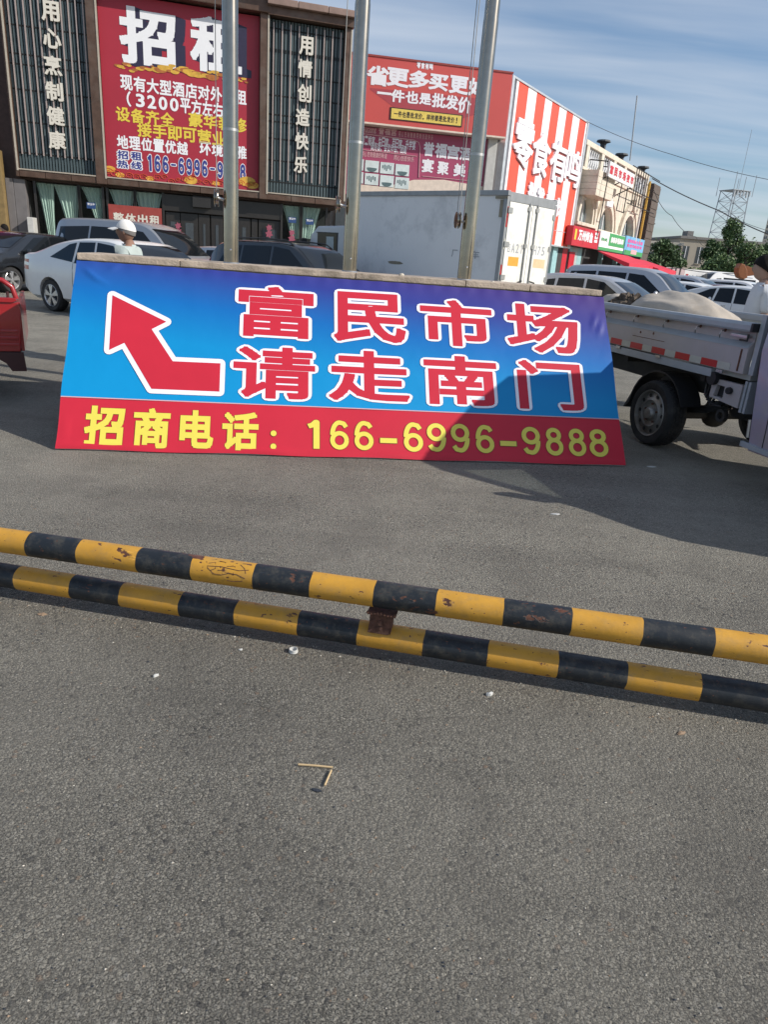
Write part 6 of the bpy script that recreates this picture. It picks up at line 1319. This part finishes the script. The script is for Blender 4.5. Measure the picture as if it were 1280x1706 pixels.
    # hair / cap as shells over the skull
    def shell(zmin_front, zmin_back, grow, mat, nm, bumpy=.0):
        hv = MB(); vs2 = []; rr_ = random.Random(3); nu2, nv2 = 28, 12
        for j in range(nv2 + 1):
            for i in range(nu2):
                a = 2 * math.pi * i / nu2; t0 = lerp(zmin_front, zmin_back, .5 - .5 * math.cos(a)); z = lerp(t0, 1.0, j / nv2); rr2 = math.sqrt(max(0, 1 - z * z)); g = grow + bumpy * math.sin(a * 9 + z * 7) + bumpy * .6 * math.sin(a * 17 - z * 11)
                vs2.append((hc[0] + rr2 * math.cos(a) * R_ * (1.08 + g), hc[1] + rr2 * math.sin(a) * R_ * (.82 + g), hc[2] + z * R_ * (1.24 + g)))
        hv.add(vs2, [(j * nu2 + i, j * nu2 + (i + 1) % nu2, (j + 1) * nu2 + (i + 1) % nu2, (j + 1) * nu2 + i) for j in range(nv2) for i in range(nu2)]); return hv.build(nm, mat, r, smooth=True, angle=80)
    if cap:
        shell(.25, -.35, .02, hair, 'hair'); shell(.34, .02, .065, cap, 'cap')
        br = MB(); bs = []
        for j in range(5):
            for i in range(13):
                a = lerp(-1.15, 1.15, i / 12); q = j / 4; bs.append((hc[0] + R_ * (1.15 * math.cos(a) + q * .95 * math.cos(a * .7)), hc[1] + R_ * (.98 * math.sin(a)), hc[2] + R_ * (.44 - .22 * q - .15 * (a / 1.15) ** 2)))
        br.add(bs + [(p[0], p[1], p[2] - .006) for p in bs], [(j * 13 + i, j * 13 + i + 1, (j + 1) * 13 + i + 1, (j + 1) * 13 + i) for j in range(4) for i in range(12)] + [(65 + j * 13 + i, 65 + j * 13 + i + 1, 65 + (j + 1) * 13 + i + 1, 65 + (j + 1) * 13 + i) for j in range(4) for i in range(12)]); br.build('cap_peak', cap, r, smooth=True, angle=60)
    else:
        shell(.30, -.75, .13, hair, 'hair', .03)
        if long_hair: m = MB().ball((0, 0, 0), .075 * k, 10, (1, .95, 1.1)); m.v = [(p[0] + hc[0] - .115 * k, p[1], p[2] + hc[2] - .05 * k) for p in m.v]; m.build('hair_bun', hair, r, smooth=True)
    return r
mp_ = atY(212, 372, 8.6); person('person', (mp_.x, mp_.y, 0), rad(176), 1.70, 'shirt_green', 'skin_dark', 'man in a white cap and pale green polo shirt walking left', cap='cap_white', hair='hair_grey')
wp = atY(1277, 440, 8.35); person('person', (wp.x + .02, wp.y, 0), rad(172), 1.82, 'shirt_white', 'skin', 'dark haired woman in a pale top behind the truck bed', long_hair=True)
p3 = atY(9, 384, 24); person('person', (p3.x, p3.y, 0), rad(200), 1.66, 'shirt_white', 'skin', 'dark haired person far left behind the black car')
p4 = atY(63, 395, 24); person('person', (p4.x, p4.y, 0), rad(160), 1.46, 'shirt_green', 'skin', 'person in a teal cap behind the black car', cap='cap_teal')

# ================================================================== far right: trucks, digger, buildings, mast, trees
QF = Frame(atY(1106, 470, 60), 18)
ft = thing('white_box_truck', QF.o, QF.a, 'white box truck with pinkish rear doors far behind the parked cars', 'truck')
x1 = QF.xz(1140, 460)[0]
box('rear_doors', (0, 0, .8, x1, .1, QF.xz(1120, 446)[1]), 'pale_pink', ft); 
for t in (.3, .52, .75): MB().tube([(x1 * t, -.03, .8), (x1 * t, -.03, QF.xz(1120, 446)[1])], .03, 6).build('lock_rod', 'dark_steel', ft)
zt5 = QF.xz(1120, 446)[1]
box('cargo_box', (x1 + .01, .0, .8, x1 + 6.0, 2.2, zt5 - .02), 'paint_white', ft); Letters().line('冷链运输', (x1 + .5, zt5 - .85, x1 + 3.0, zt5 - .45), -.01, .03, 5).build('lettering', 'stencil_grey', ft); box('red_mark', (x1 + .15, -.012, zt5 - .75, x1 + .4, -.004, zt5 - .4), 'tape_red', ft)
for x_ in (.8, x1 + 4.6): MB().lathe([(.2, 0), (.42, .02), (.45, .1), (.42, .25), (.2, .25)], (x_, .2, .452), 'y', 20, True).build('wheel', 'rubber', ft)
DF = Frame(atY(1250, 460, 52), 0)
dg = thing('excavator', DF.o, 0, 'orange excavator arm and bucket above the minibus beside the woman', 'excavator')
dpoly = lambda pts: [DF.xz(u, v) for u, v in pts]
MB().prism(dpoly([(1231, 447), (1236, 439), (1242, 441), (1246, 451), (1246, 463), (1240, 466), (1233, 463), (1230, 455)]), 0, .7, 'y').build('bucket', 'digger_orange', dg, bevel=.06)
MB().prism(dpoly([(1241, 446), (1247, 443), (1262, 449), (1262, 459), (1244, 461)]), .15, .55, 'y').build('bucket_arm', 'digger_orange', dg, bevel=.03)
MB().prism(dpoly([(1258, 449), (1266, 446), (1300, 462), (1300, 476), (1288, 478)]), .12, .58, 'y').build('boom', 'digger_orange', dg, bevel=.03)
xb_ = DF.xz(1292, 470)[0]
MB().prism([(xb_, .7), (xb_ + 2.4, .7), (xb_ + 2.4, 2.2), (xb_ + 1.2, 2.2), (xb_ + 1.2, 1.6), (xb_, 1.6)], -.6, .9, 'y').build('body', 'digger_orange', dg, bevel=.05)
for y_ in (-.9, .8): box('track', (xb_ - .4, y_, 0, xb_ + 2.6, y_ + .5, .68), 'black_plastic', dg, bevel=.15)
def far_building(name, u0, u1, vt, D, ang, depth, mat, label, rows, cols, wz, ww=.6, wh=.5, roofmat='far_roof', zt=None):
    F_ = Frame(atY(u0, vt, D), ang); z1 = F_.xz(u0, vt)[1]; xw = F_.xz(u1, vt + (u1 - u0) * .075)[0]
    r = thing(name, F_.o, F_.a, label, 'building'); box('wall', (0, 0, 0, xw, depth, z1 - .3), mat, r); box('roof', (-.15, -.2, z1 - .3, xw + .15, depth, z1), roofmat, r, bevel=.04)
    for j in range(rows):
        for i in range(cols):
            cx_ = xw * (i + .5) / cols; cz_ = lerp(wz[0], wz[1], (j + .5) / rows) * z1; w2 = xw / cols * ww / 2; h2 = (wz[1] - wz[0]) * z1 / rows * wh / 2
            wn = box('window', (cx_ - w2, -.02, cz_ - h2, cx_ + w2, -.005, cz_ + h2), 'far_glass', r)
            box('frame', (cx_ - .04, -.05, cz_ - h2, cx_ + .04, -.021, cz_ + h2), 'white_frame', wn); box('sill', (cx_ - w2, -.12, cz_ - h2 - .08, cx_ + w2, -.004, cz_ - h2), mat, wn)
    return r, xw, z1
fb_, xw, z1 = far_building('long_beige_building', 1136, 1300, 393, 88, 3, 12, 'far_beige', 'long beige two storey building behind the trees', 1, 7, (.5, .88), .45, .75)
box('eave', (-.5, -2.2, z1 * .38, xw, -.01, z1 * .42), 'far_roof', fb_); box('roof_tank', (xw * .13, 2, z1, xw * .19, 3.5, z1 + .7), 'far_roof', fb_)
far_building('low_cream_building', 1078, 1137, 401, 80, -2, 8, 'far_beige', 'low building with a flat pale roof right of the arched market', 1, 3, (.55, .85), .5, .6, 'far_cream')
far_building('distant_block', 1076, 1091, 371, 190, 0, 20, 'far_cream', 'distant pale apartment block peeking past the arched market', 6, 3, (.3, .95), .5, .5)
far_building('distant_tower_block', 1290, 1350, 322, 230, -28, 3, 'far_cream', 'distant grey tower block at the right edge', 14, 8, (.2, .97), .6, .5)
box('fence', (18.5, 70, 0, 48, 70.2, 1.9), 'far_roof', None, label='dark low fence running behind the far parked vehicles', cat='fence')
# lattice mast
lm = atY(1208, 395, 125); lt_h = atY(1208, 318, 125).z
la = thing('lattice_tower', (lm.x, 125, 0), .3, 'steel lattice telecom tower above the beige building', 'tower')
def lw(z): return lerp(2.0, 1.5, z / lt_h)
for sx in (-1, 1):
    for sy_ in (-1, 1): MB().tube([(sx * lw(0), sy_ * lw(0), 0), (sx * lw(lt_h), sy_ * lw(lt_h), lt_h)], .08, 5).build('leg', 'tower_grey', la)
for j in range(10):
    za, zb2 = lt_h * j / 10, lt_h * (j + 1) / 10; a, b2 = lw(za), lw(zb2); m = MB()
    for (p0, p1) in (((-1, -1), (1, -1)), ((1, -1), (1, 1)), ((1, 1), (-1, 1)), ((-1, 1), (-1, -1))):
        m.tube([(p0[0] * a, p0[1] * a, za), (p1[0] * b2, p1[1] * b2, zb2)], .035, 4); m.tube([(p1[0] * a, p1[1] * a, za), (p0[0] * b2, p0[1] * b2, zb2)], .035, 4); m.tube([(p0[0] * b2, p0[1] * b2, zb2), (p1[0] * b2, p1[1] * b2, zb2)], .03, 4)
    m.build('brace', 'tower_grey', la)
box('platform', (-1.7, -1.7, lt_h, 1.7, 1.7, lt_h + .1), 'tower_grey', la)
for k, (x_, y_, h_) in enumerate(((-1.9, -1.9, 2.6), (1.9, -1.9, 2.4), (1.9, 1.9, 2.2), (-1.9, 1.9, 2.0), (0, -1.9, 2.0), (.6, 0, 9.0))): MB().tube([(x_, y_, lt_h - .8), (x_, y_, lt_h + h_)], .05 if h_ < 5 else .035, 5).build('antenna', 'tower_grey', la)
for k in range(6): box('antenna_panel', (-1.6 + k * .6, -1.8, lt_h - 1.0 + .3 * (k % 2), -1.38 + k * .6, -1.62, lt_h - .1), 'tower_grey', la)
# trees
def tree(loc, h, rx, seed, mats, label, narrow=False, n_leaf=5200):
    rr_ = random.Random(seed); r = thing('tree', loc, 0, label, 'tree', 'trees by the beige building')
    m = MB(); m.tube([(0, 0, 0), (.1, .05, h * .3), (-.05, .1, h * .6), (.05, 0, h * .92)], [.2, .16, .1, .02], 7)
    cl = []
    for k in range(26):
        z = h * lerp(.25, .97, (k + .5) / 26); t = (z / h - .25) / .72; sp2 = rx * (math.sin(math.pi * min(1, t * .8 + .18)) if not narrow else lerp(1, .25, t)) * rr_.uniform(.45, 1.0); a = rr_.uniform(0, 6.28)
        c = (sp2 * math.cos(a), sp2 * math.sin(a), z); cl.append((c, rr_.uniform(.45, .95) * rx * .42)); m.tube([(0, .05, z - h * .12), (c[0] * .5, c[1] * .5, z - h * .05), c], [.06, .04, .015], 5)
    m.build('trunk', 'bark', r, smooth=True)
    ms = [MB(), MB()]
    for i in range(n_leaf):
        c, s = cl[rr_.randrange(len(cl))]; p = [rr_.gauss(0, 1) for _ in range(3)]; q = math.sqrt(sum(x * x for x in p)) or 1; rd = s * rr_.uniform(.3, 1.1) ; ctr = Vector((c[0] + p[0] / q * rd, c[1] + p[1] / q * rd, c[2] + p[2] / q * rd * .85))
        a = Vector([rr_.gauss(0, 1) for _ in range(3)]).normalized(); b = a.cross(Vector((rr_.gauss(0, 1), rr_.gauss(0, 1), rr_.gauss(0, 1)))).normalized(); k = rr_.uniform(.09, .17)
        ms[i % 2].add([ctr - a * k, ctr + b * k * .55, ctr + a * k, ctr - b * k * .55], [(0, 1, 2, 3)])
    cr2 = ms[0].build('crown', mats[0], r); ms[1].build('crown', mats[1], r)
    return r
def tloc(u, D): p = atY(u, 450, D); return (p.x, D, 0)
tree(tloc(1208, 78), 7.9, 2.1, 1, ('leaf_mid', 'leaf_dark'), 'tallest pale green poplar like tree before the beige building', True)
tree(tloc(1180, 76), 5.6, 1.5, 2, ('leaf_dark', 'leaf_dark'), 'dark slim conifer like tree left of the tallest tree', True, 4200)
tree(tloc(1240, 74), 5.3, 3.0, 3, ('leaf_mid', 'leaf_dark'), 'broad green tree right of the tallest tree')
tree(tloc(1275, 76), 5.6, 2.8, 4, ('leaf_dark', 'leaf_mid'), 'green tree at the right edge above the woman')
tree(tloc(1200, 71), 3.8, 2.6, 5, ('leaf_dark', 'leaf_mid'), 'low bushy tree in front of the tallest tree')
tree(tloc(1098, 66), 4.6, 2.2, 6, ('leaf_dark', 'leaf_dark'), 'dark tree beside the blue shop sign')
tree(tloc(1112, 70), 3.6, 2.0, 7, ('leaf_dark', 'leaf_mid'), 'small dark tree right of the red awning')
# overhead cables
def wire(pts, label, rr_=.028, sag=.0):
    P3 = [atY(u, v, D) for u, v, D in pts]; out = []
    for a, b in zip(P3, P3[1:]):
        for k in range(8): t = k / 8; out.append(a.lerp(b, t) - Vector((0, 0, sag * 4 * t * (1 - t))))
    out.append(P3[-1]); MB().tube(out, rr_, 5).build('overhead_cable', 'cable', label=label, cat='cable', group='overhead cables')
wire([(978, 203, 44.5), (1120, 258, 42), (1300, 303, 40)], 'upper cable running right from the striped panel', .014, .1)
wire([(1087, 298, 58), (1200, 352, 52), (1300, 398, 48)], 'middle cable running from the arched roof to the right edge', .035, .1)
wire([(1089, 315, 58), (1120, 360, 60), (1160, 395, 64), (1185, 412, 74)], 'slack cable drooping from the dark pier to the trees', .022, .3)
wire([(1215, 360, 110), (1300, 390, 100)], 'thin far cable right of the lattice tower', .03, .2)
wire([(1078, 431, 60), (1130, 447, 60), (1280, 452, 60)], 'pale cable above the far box truck', .03, .3)
